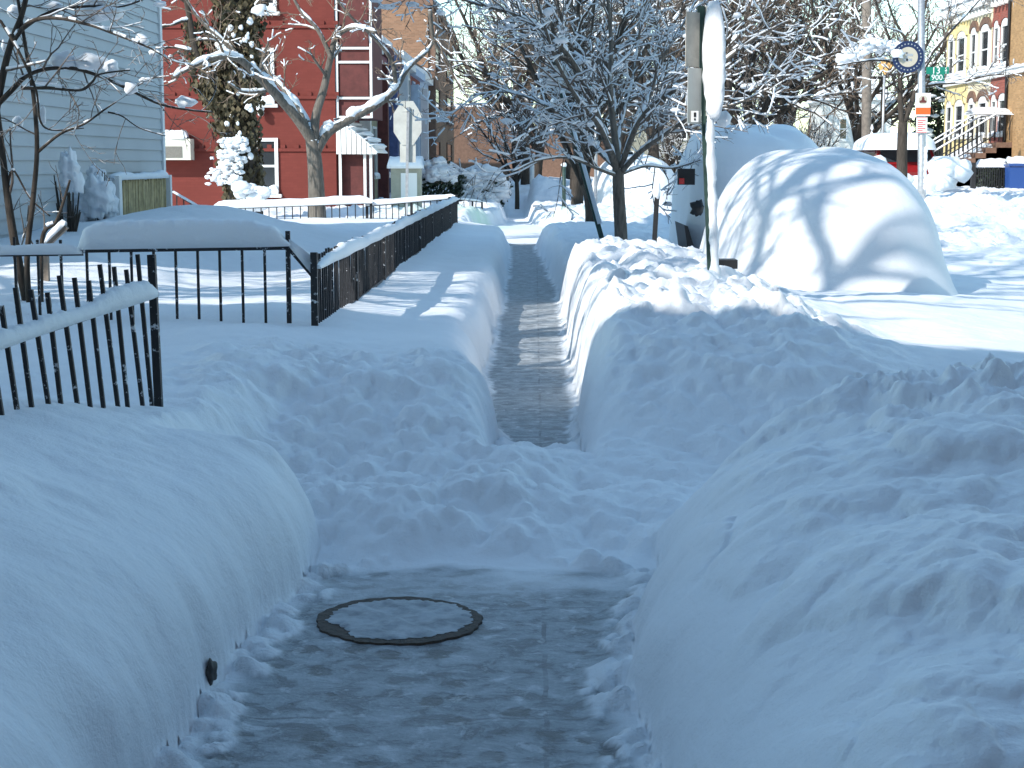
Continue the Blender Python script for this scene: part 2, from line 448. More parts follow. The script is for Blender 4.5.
def terrain(x, y):
    n_lo = fbm(x * 0.45, y * 0.45, 3, 3); n_md = fbm(x * 1.6, y * 1.6, 11, 4); n_hi = fbm(x * 6, y * 6, 21, 4)
    # --- lying snow
    left = 0.57 + 0.05 * n_lo + 0.02 * n_md
    left = left + 0.30 * sm(-2.4, -5.0, x) * sm(10, 17, y) * (1 - sm(24, 30, y))
    left = left + 0.36 * np.exp(-((x + 3.9) / 1.3) ** 2 - ((y - 20.5) / 2.6) ** 2)
    left = left + 0.20 * sm(-1.2, -2.0, x) * sm(7.7, 6.3, y)
    verge = np.interp(y, [8, 9.5, 14, 20, 30, 33.5], [.50, .50, .45, .44, .45, .40]) + 0.03 * n_lo + 0.012 * n_md + 0.06 * sm(-0.9, -1.6, x)
    fencex = -1.5
    L = left + (verge - left) * sm(-2.0, -1.35, x) * sm(8.0, 9.5, y)
    hr = np.interp(y, [7.2, 8.2, 8.8, 9.5, 10.4, 12, 15, 18, 20, 20.9, 22, 24, 27, 32, 34], [.10, .13, .30, .56, .73, .74, .64, .70, .62, .46, .36, .42, .52, .45, .22])
    hr = hr + 0.07 * fbm(x * 0.9, y * 0.7, 31, 3) * sm(8.5, 10, y)
    street = 0.34 + 0.05 * n_lo + 0.015 * n_md
    street = street + 0.14 * np.exp(-((x - 2.6) / 1.2) ** 2) * sm(9.2, 10.5, y) * (1 - sm(13, 17, y))
    street = street + 0.16 * np.exp(-((x - 3.0) / 1.6) ** 2 - ((y - 16.5) / 2.6) ** 2)
    street = street + 0.50 * np.exp(-((y - 29.5 - 0.25 * (x - 8)) / 1.5) ** 2) * sm(5.2, 6.6, x)          # ploughed ridge over the road
    street = street + 0.40 * np.exp(-((x - 11.6) / 0.9) ** 2) * sm(30, 36, y)
    street = street + 0.35 * sm(12.5, 14.0, x)
    rt = sm(1.35, 2.6, x)
    Rr = hr * (1 - rt) + street * rt
    H = np.where(x < -0.03, L, Rr)
    mid = sm(-0.5, 0.4, x); H = L * (1 - mid) + Rr * mid
    # --- cross street beyond the fences
    cross = 0.26 + 0.07 * n_lo + 0.05 * n_md
    cross = cross + 0.24 * np.exp(-((y - 41.5 - 0.5 * n_md) / 1.1) ** 2) + 0.18 * np.exp(-((y - 36.2) / 0.9) ** 2) * sm(0, 0.8, x)
    cs = sm(33.2, 34.4, y) * (1 - sm(42.5, 44.5, y)) * (1 - sm(12, 13, x))
    H = H * (1 - cs) + cross * cs
    farb = 0.42 + 0.1 * n_lo + 0.05 * n_md + 0.28 * sm(7, 10, x)
    fb = sm(42.5, 44.5, y) * (1 - sm(12, 13, x)); H = H * (1 - fb) + farb * fb
    # --- snow pile far down the pavement
    H = smax(H, 1.25 - 0.62 * np.hypot((x - 0.15) / 1.15, (y - 52) / 1.3), 0.15)
    # --- the plug of trampled snow, y 6.6 .. 9.5
    edge = 6.62 + 0.14 * fbm(x * 2.3, y * 0.3, 41, 3)
    plug = 0.17 * sm(edge, edge + 0.75, y) ** .8 * (1 - 0.45 * sm(8.1, 9.2, y))
    plug = plug * (1.12 - 0.72 * sm(-0.18, 0.30, x + .1 * n_md) * sm(8.6, 7.6, y))
    plug = plug + 0.36 * sm(-0.9, -1.75, x) * sm(7.7, 9.0, y) + 0.30 * sm(-0.35, -0.75, x) * sm(8.5, 9.7, y)
    plug = plug + 0.07 * n_md * sm(edge, edge + .3, y)
    inplug = (1 - sm(8.6, 9.7, y)) * sm(-2.3, -1.3, x) * (1 - sm(0.35, 0.9, x))
    # open path A in the foreground
    wob = 0.05 * fbm(y * 1.3, x * 0.2, 51, 2)
    xl = -0.94 + wob - 0.09 * sm(6.3, 5.3, y)
    xr = 0.34 + 0.05 * fbm(y * 1.2, x * 0.2, 53, 2) + 0.17 * sm(5.2, 6.5, y)
    bankL = 0.56 + 0.05 * n_lo + 0.035 * n_md + 0.20 * sm(-1.2, -2.0, x) * sm(7.7, 6.3, y)
    cornerL = (1 - (1 - np.clip((7.08 - y - 0.9 * np.clip(x + 1.12, 0, 1)) / 0.5, 0, 1)) ** 2.6) ** 0.5            # rounded far end of the near left bank
    keepL = (1 - (1 - np.clip((xl - x) / 0.50, 0, 1)) ** 2.6) ** 0.5
    yL = np.maximum(cornerL, sm(-1.25, -1.6, x))
    nearL = keepL * bankL * yL + (1 - yL) * plug
    heap_end = 6.45 + 0.55 * (x - 0.5) + 0.08 * n_md
    xx = np.clip(x - xr, 0, None)
    tt = np.clip(xx / (0.95 + .15 * sm(5.4, 6.6, y)), 0, 1)
    hz = 0.62 * (1 - (1 - tt) ** 2.6) ** 0.55 * (0.94 + 0.06 * sm(3, 6.2, y)) + 0.045 * np.clip(xx - .6, 0, 1.5) - 0.22 * sm(1.8, 2.7, x) + 0.05 * n_lo + 0.04 * n_md * sm(0.1, 0.6, xx)
    hz = np.where(x > xr, np.clip(hz, 0, None), 0)
    low_r = np.interp(x, [0.3, 0.8, 1.6, 3.0], [.05, .07, .12, .26]) + 0.03 * n_md
    heap = hz * (1 - (1 - np.clip((heap_end + .45 - y) / 0.6, 0, 1)) ** 2.4) ** 0.6
    nearR = np.maximum(heap, low_r * sm(heap_end - 0.2, heap_end + 0.5, y) * sm(edge, edge + .4, y))
    nearM = plug
    near = np.where(x < xl + 0.0, nearL, np.where(x > xr, np.maximum(nearR, nearM * sm(1.2, 0.5, x)), nearM))
    near = np.where((x < xl) & (y > 6.3), np.maximum(nearL, plug * sm(-2.2, -1.4, x)), near)
    isnear = 1 - sm(7.7, 9.3, y)
    leftin = sm(-2.6, -1.9, x)       # yard beyond the near fence simply continues
    near = near * leftin + (left) * (1 - leftin)
    H = H * (1 - isnear) + near * isnear
    # --- the dug path B
    wv = 0.05 * fbm(y * 1.1, x * 0.4, 61, 3) + 0.008 * fbm(y * 5, x * 2, 62, 3)
    sdB = np.abs(x - path_c(y)) - (path_w(y) + wv)
    start = 9.3 + 0.12 * fbm(x * 5, y, 63, 2)
    openB = sm(7.9, 8.5, y) * (1 - sm(58, 60, y))
    keep = 1 - (1 - (1 - (1 - np.clip(sdB / 0.30, 0, 1)) ** 2.6) ** 0.55) * openB
    floor = 0.015 + 0.11 * sm(start + 0.1, 8.3, y)
    H = H * keep + floor * (1 - keep)
    # --- masks
    pA = np.clip(np.minimum(np.minimum(x - xl, xr - x), edge - y) / 0.12, -1, 1)
    pB = np.where(y > start, np.clip(-sdB / 0.10, -1, 1), -1)
    lump = np.zeros_like(x)
    lump = np.maximum(lump, sm(0.25, 0.5, x) * sm(2.9, 1.3, x) * sm(8.3, 9.3, y) * sm(23, 20.5, y) * (0.48 + 0.52 * sm(9.6, 10.6, y)) * (1 - .5 * sm(1.7, 2.4, x)))
    lump = np.maximum(lump, (0.55 - .2 * sm(-.2, .3, x)) * sm(edge + 0.0, edge + 0.3, y) * sm(9.7, 9.2, y) * sm(-1.9, -1.2, x) * sm(2.0, 1.2, x))
    lump = np.maximum(lump, 0.45 * sm(-2.1, -1.6, x) * sm(7.6, 8.3, y) * sm(10.6, 9.4, y) * sm(0.2, -0.3, x))
    lump = np.maximum(lump, (0.18 + 0.8 * sm(5.9, 6.9, y) * sm(1.0, 1.6, x) * sm(2.6, 1.9, x)) * sm(xr + .2, xr + .5, x) * sm(8.2, 7.4, y))
    lump = np.maximum(lump, 0.9 * sm(33.5, 35, y) * sm(-9, -6, x))
    lump = np.maximum(lump, 0.9 * sm(23, 26, y) * sm(4.6, 6.0, x))
    lump = np.maximum(lump, 0.5 * sm(20, 23, y) * sm(-0.1, 0.3, x) * sm(4, 2, x))
    lump = np.maximum(lump, 0.10 * sm(.35, .7, xl - x) * sm(7.2, 6.9, y) * sm(-1.9, -1.5, x))
    lump = lump * sm(0.08, 0.0, np.maximum(pA, pB) * 0.1)
    onheap = sm(xr + .05, xr + .3, x) * sm(heap_end + .3, heap_end - .1, y)
    wx, wy = x + 0.05 * fbm(x * 5, y * 5, 201, 3) + .02 * fbm(x * 19, y * 19, 203, 2), y + 0.05 * fbm(x * 5, y * 5, 211, 3) + .02 * fbm(x * 19, y * 19, 213, 2)
    lz = 0.38 * clods(wx, wy, 0.30, 71, .5) + 0.75 * clods(wx + .1, wy, 0.15, 81, .6) * sm(34, 16, y) + 0.85 * clods(wx, wy + .3, 0.075, 91, .6) * sm(15, 8, y)
    lz = lz + 0.07 * n_hi + 0.03 * fbm(x * 17, y * 17, 23, 3)
    H = H + onheap * (0.22 * clods(wx, wy, 0.42, 171, .55) + 0.20 * clods(wx + .3, wy, 0.22, 181, .4))
    H = H + lump * lz * np.where(y > 25, 1.25, 0.95)
    # crumbs at the feet of the walls
    dA = np.minimum(x - xl, xr - x) - 2.0 * np.clip(y - edge + .1, 0, 1)
    band = np.maximum(sm(.20, .02, dA) * (dA > -.08) * (y < 7), sm(.13, .0, -sdB) * (-sdB > -.08) * (y > start))
    C = band * (0.62 * clods(wx, wy, 0.13, 101, .5) + 0.7 * clods(wx, wy, 0.065, 111, .5))
    H = np.maximum(H, 0.012 * band + C)
    C = np.where((dA > 0) | (-sdB > 0), C, 0)
    H = H + 0.006 * n_hi + 0.012 * n_md * (np.maximum(pA, pB) < 0)
    flat = np.exp(-(((x + 0.487) ** 2 + (y - 5.78) ** 2) / 0.36 ** 2) ** 3)
    H = H * (1 - flat) + 0.012 * flat
    return H, pA, pB, lump, xl, xr, edge, heap_end, start, C

def build_ground():
    ys = [-60, -40, -25, -15, -9, -6, -4, -2.6, -1.6, -0.8, -0.2, 0.3, 0.7, 1.0]
    y = 1.2
    while y < 70: ys.append(y); y += 0.0032 * (y + 0.9) if y > 2.4 else 0.03
    while y < 3000: ys.append(y); y *= 1.09
    ys = np.array(ys)
    uf = np.arange(-0.34, 0.3405, 0.0021)
    out = []; u = 0.3425; st = 0.003
    while u < 2.5: out.append(u); u += st; st *= 1.07
    while u < 90: out.append(u); u *= 1.35
    out = np.array(out); us = np.concatenate([-out[::-1], uf, out])
    U, Y = np.meshgrid(us, ys)
    S = np.maximum(Y, 0.9) + 0.9
    X = U * S
    # snap-free: evaluate
    H, pA, pB, lump, xl, xr, edge, heap_end, start, CR = terrain(X, Y)
    # sideways unevenness of steep faces
    gx = np.gradient(H, axis=1) / np.maximum(np.gradient(X, axis=1), 1e-4)
    steep = sm(1.1, 2.6, np.abs(gx)) * (Y < 60)
    for _ in range(2):
        st_ = steep.copy()
        for k_ in range(1, 6): st_[:, k_:-k_] += steep[:, :-2 * k_] + steep[:, 2 * k_:]
        steep = np.clip(st_ / 11 * 1.25, 0, 1)
    D = steep * (0.045 * fbm(Y * 2.6, H * 1.6, 131, 3) + 0.022 * fbm(Y * 9, H * 3 - Y * 2, 132, 2))
    D = D - np.sign(gx) * steep * 0.28 * clods(Y + .03 * fbm(Y * 9, H * 4, 301), H * 0.8 + .03 * fbm(Y * 7, H * 4, 303), 0.17, 311, .6)
    for _ in range(6):
        D[1:-1] = (D[:-2] + D[1:-1] + D[2:]) / 3; D[:, 1:-1] = (D[:, :-2] + D[:, 1:-1] + D[:, 2:]) / 3
    X2 = np.maximum.accumulate(0.7 * X + D, axis=1) + 0.3 * X
    ny, nx = X.shape
    V = np.stack([X2, Y, H], -1)
    du = np.empty_like(V); dv = np.empty_like(V)
    du[:, 1:-1] = V[:, 2:] - V[:, :-2]; du[:, 0] = V[:, 1] - V[:, 0]; du[:, -1] = V[:, -1] - V[:, -2]
    dv[1:-1] = V[2:] - V[:-2]; dv[0] = V[1] - V[0]; dv[-1] = V[-1] - V[-2]
    NRM = np.cross(du, dv); NRM /= np.linalg.norm(NRM, axis=-1, keepdims=True) + 1e-12
    green = np.exp(-((Y - 41.6) / 1.0) ** 2) * sm(-4.5, -3, X) * sm(3.2, 1.5, X) * (0.5 + 0.5 * fbm(X * 2, Y * 2, 141, 3)) * 1.4
    dirt = lump * sm(33, 36, Y) * 0.8 + 0.25 * sm(0.3, 0.5, X) * sm(8, 9, Y) * sm(22, 20, Y)
    pm = np.maximum(pA, pB)
    edge_a = np.maximum(1 - sm(0.25, 1.0, pm), sm(.003, .012, CR))
    edge_a = np.maximum(edge_a, np.where(Y < 8, sm(.65, .05, edge - Y) * np.clip(.62 + .9 * fbm(X * 4, Y * 6, 401, 4), 0, 1), 0))
    wear = np.where(Y < 8, 0.74, 0.42)
    # classification per face
    fc = lambda a: 0.25 * (a[:-1, :-1] + a[1:, :-1] + a[:-1, 1:] + a[1:, 1:])
    cx, cy, cp, ce, ch = fc(X), fc(Y), fc(pm), fc(edge), fc(heap_end)
    cxl, cxr, cst, cpB = fc(xl), fc(xr), fc(start), fc(pB)
    K = np.zeros(cx.shape, int)
    K[(cx > -1.5) & (cx < -0.1) & (cy > 8.7) & (cy < 33.4)] = 1          # verge bank by the fence
    K[(cx > 0.0) & (cx < 1.7) & (cy > 8.7) & (cy < 20.9)] = 2            # big lumpy bank
    K[(cx > -0.3) & (cx < 1.7) & (cy >= 20.9) & (cy < 33.6)] = 3
    K[(cx < cxl + .03) & (cx > -1.62) & (cy < 7.0)] = 4                    # near left
    K[(cx > cxr - .03) & (cx < 3.6) & (cy < ch + 0.35)] = 5              # near right
    K[(cy > ce) & (cy < np.minimum(9.5, cst + .02)) & (cx > -1.45) & (cx < 0.95) & (K != 4) & (K != 5) & ((cy < 8.7) | (cp > -0.99) | ((cx > -0.5) & (cx < 0.42)))] = 6
    K[(np.hypot((cx - .15) / 1.5, (cy - 52) / 1.9) < 1.0)] = 8
    hmax = np.maximum(np.maximum(H[:-1, :-1], H[1:, :-1]), np.maximum(H[:-1, 1:], H[1:, 1:]))
    K[(cp > 0.12) & (cy < 33.4) & (hmax < 0.085)] = 7
    IDX = np.arange(ny * nx).reshape(ny, nx)
    Qall = np.stack([IDX[:-1, :-1], IDX[:-1, 1:], IDX[1:, 1:], IDX[1:, :-1]], -1)
    attrs = {'green': green.ravel(), 'dirt': dirt.ravel(), 'edge': edge_a.ravel(), 'wear': wear.ravel()}
    Vf, Nf = V.reshape(-1, 3), NRM.reshape(-1, 3)
    defs = [(0, 'snow_ground', None, None, M_SNOW), (7, 'path', None, None, M_PATH),
            (1, 'snow_bank', 'smooth snow bank sloping from the long black fence down to the dug path', 'snow bank', M_SNOW),
            (2, 'snow_bank', 'lumpy sunlit bank of shovelled snow beside the path, in front of the domed car', 'snow bank', M_SNOW),
            (3, 'snow_bank', 'far bank in blue shade around the foot of the middle street tree', 'snow bank', M_SNOW),
            (4, 'snow_bank', 'sheer-sided smooth snow bank under the leaning fence, beside the manhole ring', 'snow bank', M_SNOW),
            (5, 'snow_bank', 'big rounded shaded snow heap right beside the manhole pavement', 'snow bank', M_SNOW),
            (6, 'snow_bank', 'low trampled heap of loose snow lying across the path beyond the manhole', 'snow bank', M_SNOW),
            (8, 'snow_bank', 'cone-shaped pile of snow far down the pavement past the green-stained snow', 'snow bank', M_SNOW)]
    for k, name, lab, cat, m in defs:
        q = Qall[K == k]
        ids = np.unique(q); remap = np.full(ny * nx, -1, np.int64); remap[ids] = np.arange(len(ids))
        me = npmesh(name, Vf[ids], remap[q])
        o = link(name, me, m, None, True)
        me.normals_split_custom_set_from_vertices(Nf[ids].tolist())
        for an, av in attrs.items():
            at_ = me.attributes.new(an, 'FLOAT', 'POINT'); at_.data.foreach_set('value', av[ids].astype(np.float32))
        if k in (0, 7): o['kind'] = 'structure'
        else: tag(o, lab, cat, 'snow banks along the shovelled pavement')
build_ground()
def gh(x, y):
    return float(terrain(np.array([[x]], float), np.array([[y]], float))[0][0, 0])

# ------------------------------------------------------------------ manhole
MC = (-0.487, 5.78)
def manhole():
    t = thing('manhole_cover', 'round iron manhole with a bare dark rim, its lid iced over', 'manhole', (MC[0], MC[1], 0))
    n = 200; mb = MB(); vs = []; fs = []
    rr = random.Random(3)
    ph = [rr.uniform(0, 6.28) for _ in range(8)]
    for i in range(n):
        a = 2 * math.pi * i / n
        ri = 0.258 + 0.005 * math.sin(3 * a + ph[0]) + 0.005 * math.sin(13 * a + ph[1]) + 0.005 * math.sin(31 * a + ph[2]) + 0.004 * math.sin(57 * a + ph[6])
        ro = 0.304 + 0.007 * math.sin(2 * a + ph[3]) + 0.004 * math.sin(9 * a + ph[5]) + 0.003 * math.sin(27 * a + ph[4])
        if 3.35 < a < 4.1: ri -= 0.04 * math.sin((a - 3.35) / .75 * math.pi)
        if 0.5 < a < 1.2: ri += 0.012 * math.sin((a - .5) / .7 * math.pi); ro -= 0.006
        for r, z in ((ri, 0.008), (ri + 0.002, 0.0165), (ro - 0.002, 0.0165), (ro, 0.008)):
            vs.append((MC[0] + r * math.cos(a), MC[1] + r * math.sin(a), z))
    for i in range(n):
        for j in range(3):
            b = (i + 1) % n
            fs.append((i * 4 + j, i * 4 + j + 1, b * 4 + j + 1, b * 4 + j))
    m = noisy('wet_iron_rim', (0.06, 0.043, 0.031), 0.7, 0.4, 40, 0.0, 0.6)
    mb.add(vs, fs).build('rim', m, t, False)
    vs, fs = [(MC[0], MC[1], 0.024)], []
    RN = 8
    for k in range(1, RN + 1):
        for i in range(n):
            a = 2 * math.pi * i / n
            ri = 0.26 + 0.005 * math.sin(3 * a + ph[0]) + 0.005 * math.sin(13 * a + ph[1]) + 0.005 * math.sin(31 * a + ph[2]) + 0.004 * math.sin(57 * a + ph[6])
            if 3.35 < a < 4.1: ri -= 0.04 * math.sin((a - 3.35) / .75 * math.pi)
            if 0.5 < a < 1.2: ri += 0.012 * math.sin((a - .5) / .7 * math.pi)
            r = ri * k / RN
            x, y = MC[0] + r * math.cos(a), MC[1] + r * math.sin(a)
            z = 0.022 + 0.005 * math.sin(x * 37 + 1) * math.sin(y * 31) + 0.003 * math.sin(x * 83) * math.sin(y * 71)
            if k == RN: z = 0.018
            vs.append((x, y, z))
    for i in range(n): fs.append((0, 1 + i, 1 + (i + 1) % n))
    for k in range(1, RN):
        for i in range(n):
            j = (i + 1) % n; o = 1 + (k - 1) * n; p = o + n
            fs.append((o + i, p + i, p + j, o + j))
    mi = mat('lid_ice', (0.5, 0.53, 0.56), 0.55); nn = N(mi); c = nn.coord()
    nn.color(nn.mix(nn.ramp(nn.noise(c, 9, 5, .65), [(0.42, 0.0), (0.66, 1.0)]), (0.38, 0.41, 0.435), (0.20, 0.22, 0.24)))
    nn.normal(nn.bump(nn.noise(c, 45, 4), 0.4, 0.01))
    mb = MB().add(vs, fs).build('lid', mi, t, True)
manhole()

def edging():
    for i, (px, py, r) in enumerate(((207, 688, .03),)):
        yy = 4.98 - .38 * i; xl_ = float(terrain(np.array([[-.9]]), np.array([[yy]]))[4][0, 0]); c = Vector((xl_ + .004, yy, .07)); t = thing('edging_stone', ['dark edging stone showing at the foot of the near left snow bank', 'smaller dark stone at the snow bank foot closest to the viewer'][i], 'stone', (c.x, c.y, 0))
        MB().blob(c, r * .55, r * 1.2, r * 1.3, 22, 16, .22, 2, i + 1).build('stone', M_CLAY, t, True)
edging()

# ------------------------------------------------------------------ fences
def picket_copy(src, base, parent):
    o = src.copy(); COL.objects.link(o); o.parent = parent
    return o
def fence_near():
    """leaning panel in the near left corner"""
    a = Vector((-1.71, 7.35, 1.09)); b = Vector((-2.16, 5.55, 0.95))
    t = thing('iron_fence', 'leaning black picket panel nearest the viewer, snow along its rail', 'fence', (a.x, a.y, 0.5))
    d = (b - a); n = 17
    for i in range(1, n):
        p = a + d * (i / n); kk = 0.07 + 0.06 * i / n + .015 * math.sin(i * 3.7); hh = 0.14 + 0.03 * math.sin(i * 2.1)
        zb = gh(p.x, p.y) - 0.08
        MB().bar((p.x + kk * (p.z - zb), p.y, zb), (p.x - kk * hh, p.y, p.z + hh), 0.017, 0.017, (0, 1, 0)).build('picket', M_FROST, t)
    MB().bar((a.x + .015, a.y, gh(a.x, a.y) - .1), (a.x, a.y, a.z + 0.15), 0.034, 0.034, (0, 1, 0)).build('post', M_FROST, t)
    c = a + d * (15.2 / n)
    MB().bar((c.x - .01, c.y, gh(c.x, c.y) - .1), (c.x - .06, c.y, c.z + 0.17), 0.045, 0.045, (0, 1, 0)).build('post', M_FROST, t)
    MB().bar(a + Vector((0, 0, -.03)), b + Vector((0, 0, -.03)), 0.03, 0.02).build('rail', M_FROST, t)
    mb = MB(); snow_ridge(mb, [a + Vector((0, 0, -.022)), b + Vector((0, 0, -.022))], 0.075, 0.068, 4, 0.02, 9, 0.45)
    mb.build('snow_cap', M_CAP, t, True)
fence_near()

def fence_cross():
    """fence across the yard with the taller gate section"""
    Y = 11.25
    t = thing('iron_fence', 'thin-barred black fence across the yard carrying a long thick slab of snow', 'fence', (-2.6, Y, 0.5))
    l0, l1 = at(-90, 256, Y), at(83, 254, Y)
    r0, r1 = at(83, 251, Y), at(288, 248, Y)
    MB().bar(l0, l1, 0.022, 0.022).build('rail', M_FROST, t)
    MB().bar(r0, r1, 0.024, 0.024).build('rail', M_FROST, t)
    e = at(313, 277, Y)
    MB().bar(r1 + Vector((0, 0, 0)), e, 0.02, 0.02).build('brace', M_FROST, t)
    for k, px in enumerate([-60, -35, -8, 15, 38, 61]):
        p = at(px, 256, Y)
        MB().bar((p.x, Y, gh(p.x, Y) - .1), (p.x, Y, p.z + (0.13 if k % 3 == 0 else 0.11)), 0.017).build('picket', M_FROST, t)
    for px in [86.5, 109, 131, 153.5, 175.5, 197.5, 219.5, 242, 264.5]:
        p = at(px, 250, Y)
        MB().bar((p.x, Y, gh(p.x, Y) - .1), (p.x, Y, p.z), 0.017).build('picket', M_FROST, t)
    p = at(288, 248, Y)
    MB().bar((p.x, Y, gh(p.x, Y) - .15), (p.x, Y, at(288, 231, Y).z), 0.03).build('post', M_FROST, t)
    mb = MB(); A = at(80, 250, Y) + Vector((0, 0, .012)); B = at(291, 247, Y) + Vector((0, 0, .012))
    # square-shouldered slab of snow
    n = 70; k = 13; vs = []; fs = []
    for i in range(n + 1):
        q = A.lerp(B, i / n); s = i / n
        hh = np.interp(s, [0, .03, .08, .2, .5, .8, .93, .975, 1], [.02, .14, .18, .19, .195, .185, .13, .05, .015]) * (1 + .025 * math.sin(i * .9) + .02 * math.sin(i * 2.3))
        ww = 0.105 * np.interp(s, [0, .05, .9, 1], [.6, 1, .95, .4])
        for j in range(k):
            a = math.pi * j / (k - 1)
            cx = math.copysign(abs(math.cos(a)) ** 0.45, math.cos(a)); sz = math.sin(a) ** 0.5 if 0 < j < k - 1 else 0
            vs.append((q.x, q.y - cx * ww, q.z + sz * hh - 0.005))
    fs = [(i * k + j, (i + 1) * k + j, (i + 1) * k + j + 1, i * k + j + 1) for i in range(n) for j in range(k - 1)]
    fs += [(i * k, i * k + k - 1, (i + 1) * k + k - 1, (i + 1) * k) for i in range(n)] + [tuple(range(k)), tuple(n * k + j for j in range(k - 1, -1, -1))]
    mb.add(vs, fs).build('snow_cap', M_CAP, t, True)
    mb = MB(); snow_ridge(mb, [l0 + Vector((0, 0, .012)), l1 + Vector((0, 0, .012))], 0.07, 0.075, 9, 0.05)
    mb.build('snow_cap', M_CAP, t, True)
    mb = MB(); g0, g1 = r1 + Vector((.01, 0, .01)), e + Vector((0, 0, .01))
    mb.prism([g0 + Vector((0, -.02, 0)), g1 + Vector((0, -.02, 0)), g1 + Vector((0, -.02, .13)), g0.lerp(g1, .55) + Vector((0, -.02, .10)), g0 + Vector((0, -.02, .05))], (0, .04, 0))
    mb.build('snow_fill', M_CAP, t, True)
fence_cross()

def fence_long():
    t = thing('iron_fence', 'long straight black picket fence running beside the path, snow on its top rail', 'fence', (-1.5, 11.2, 0.5))
    y0, y1, X = 11.2, 31.7, -1.5
    top = lambda y: 1.0 + 0.012 * math.sin(y * .7)
    src = None; rest = MB(); y = y0 + 0.11; i = 0
    while y < y1:
        zb, zt = 0.30, top(y) + 0.012
        if i < 100:
            MB().bar((X, y, zb), (X + rng.uniform(-.006, .006), y + rng.uniform(-.006, .006), zt + rng.uniform(-.008, .012)), 0.015).build('picket', M_FROST if i % 4 == 0 else M_IRON, t)
        else: rest.bar((X, y, zb), (X, y, zt), 0.017)
        y += 0.115; i += 1
    o = rest.build('pickets', M_IRON, t); o['kind'] = 'stuff'
    for k in range(9):
        yy = y0 + (y1 - y0) * k / 8
        MB().bar((X, yy, 0.2), (X, yy, top(yy) + 0.03), 0.045).build('post', M_FROST, t)
    MB().bar((X, y0, .965), (X, y1, .965), 0.03, 0.025).build('rail', M_IRON, t)
    MB().bar((X, y0, .50), (X, y1, .50), 0.025, 0.02).build('rail', M_IRON, t)
    mb = MB(); snow_ridge(mb, [(X + .01, y0 - .02, .945), (X + .01, y1 + .05, .95)], 0.10, 0.085, 12, 0.10)
    mb.build('snow_cap', M_CAP, t, True)
fence_long()

def fence_far(label, p0, p1, sp, capw, caph, posts, zfloor, mrail=M_FROST):
    t = thing('iron_fence', label, 'fence', (p0.x, p0.y, zfloor))
    n = int((p1 - p0).length / sp)
    for i in range(n + 1):
        p = p0.lerp(p1, i / n)
        MB().bar((p.x, p.y, gh(p.x, p.y) - .1), p, 0.018).build('picket', M_IRON, t)
    MB().bar(p0, p1, 0.035, 0.035).build('rail', mrail, t)
    for s in posts:
        p = p0.lerp(p1, s); MB().bar((p.x, p.y, gh(p.x, p.y) - .2), (p.x, p.y, p.z + .04), 0.05).build('post', M_IRON, t)
    if caph:
        mb = MB(); snow_ridge(mb, [p0 + Vector((-.03, 0, .01)), p1 + Vector((.03, 0, .01))], capw, caph, int(p0.x * 7) % 50, 0.12, 9, 0.12)
        mb.build('snow_cap', M_CAP, t, True)
fence_far('white-capped low fence crossing behind the yard, in front of the red building', at(214, 209, 31.6), at(371, 203, 31.6), 0.15, 0.20, 0.15, (0, 1), .5)
fence_far('short snow-capped fence meeting the far corner of the long picket fence', at(367, 206, 31.75), at(456, 198, 31.75), 0.115, 0.13, 0.10, (0, .5, 1), .5)
fence_far('dark sloping handrail beside the corner of the white clapboard house', Vector((-6.0, 27.2, 1.2)), at(212, 216, 27.2), 0.13, 0.05, 0.04, (0, 1), .5)
fence_far('small black fence piece by the snowy round bush', at(458, 199, 43.0), at(482, 202, 43.0), 0.14, 0.08, 0.06, (0, .6, 1), .4)

# ------------------------------------------------------------------ trees
def seg_mesh(P0, P1, R0, R1, k=4):
    P0, P1 = np.asarray(P0, float), np.asarray(P1, float); R0, R1 = np.asarray(R0, float), np.asarray(R1, float)
    D = P1 - P0; D /= np.linalg.norm(D, axis=1, keepdims=True) + 1e-9
    ref = np.where(np.abs(D[:, 2:3]) > 0.9, np.array([[0, 1.0, 0]]), np.array([[0, 0, 1.0]]))
    X = np.cross(D, ref); X /= np.linalg.norm(X, axis=1, keepdims=True) + 1e-9
    Y = np.cross(X, D)
    a = (np.arange(k) + 0.5) * 2 * np.pi / k
    C = X[:, None] * np.cos(a)[None, :, None] + Y[:, None] * np.sin(a)[None, :, None]
    A = P0[:, None] + C * R0[:, None, None]; B = P1[:, None] + C * R1[:, None, None]
    V = np.concatenate([A, B], 1).reshape(-1, 3)
    base = (np.arange(len(P0)) * 2 * k)[:, None, None]
    j = np.arange(k); q = np.stack([j, (j + 1) % k, k + (j + 1) % k, k + j], -1)[None]
    return V, (base + q).reshape(-1, 4)

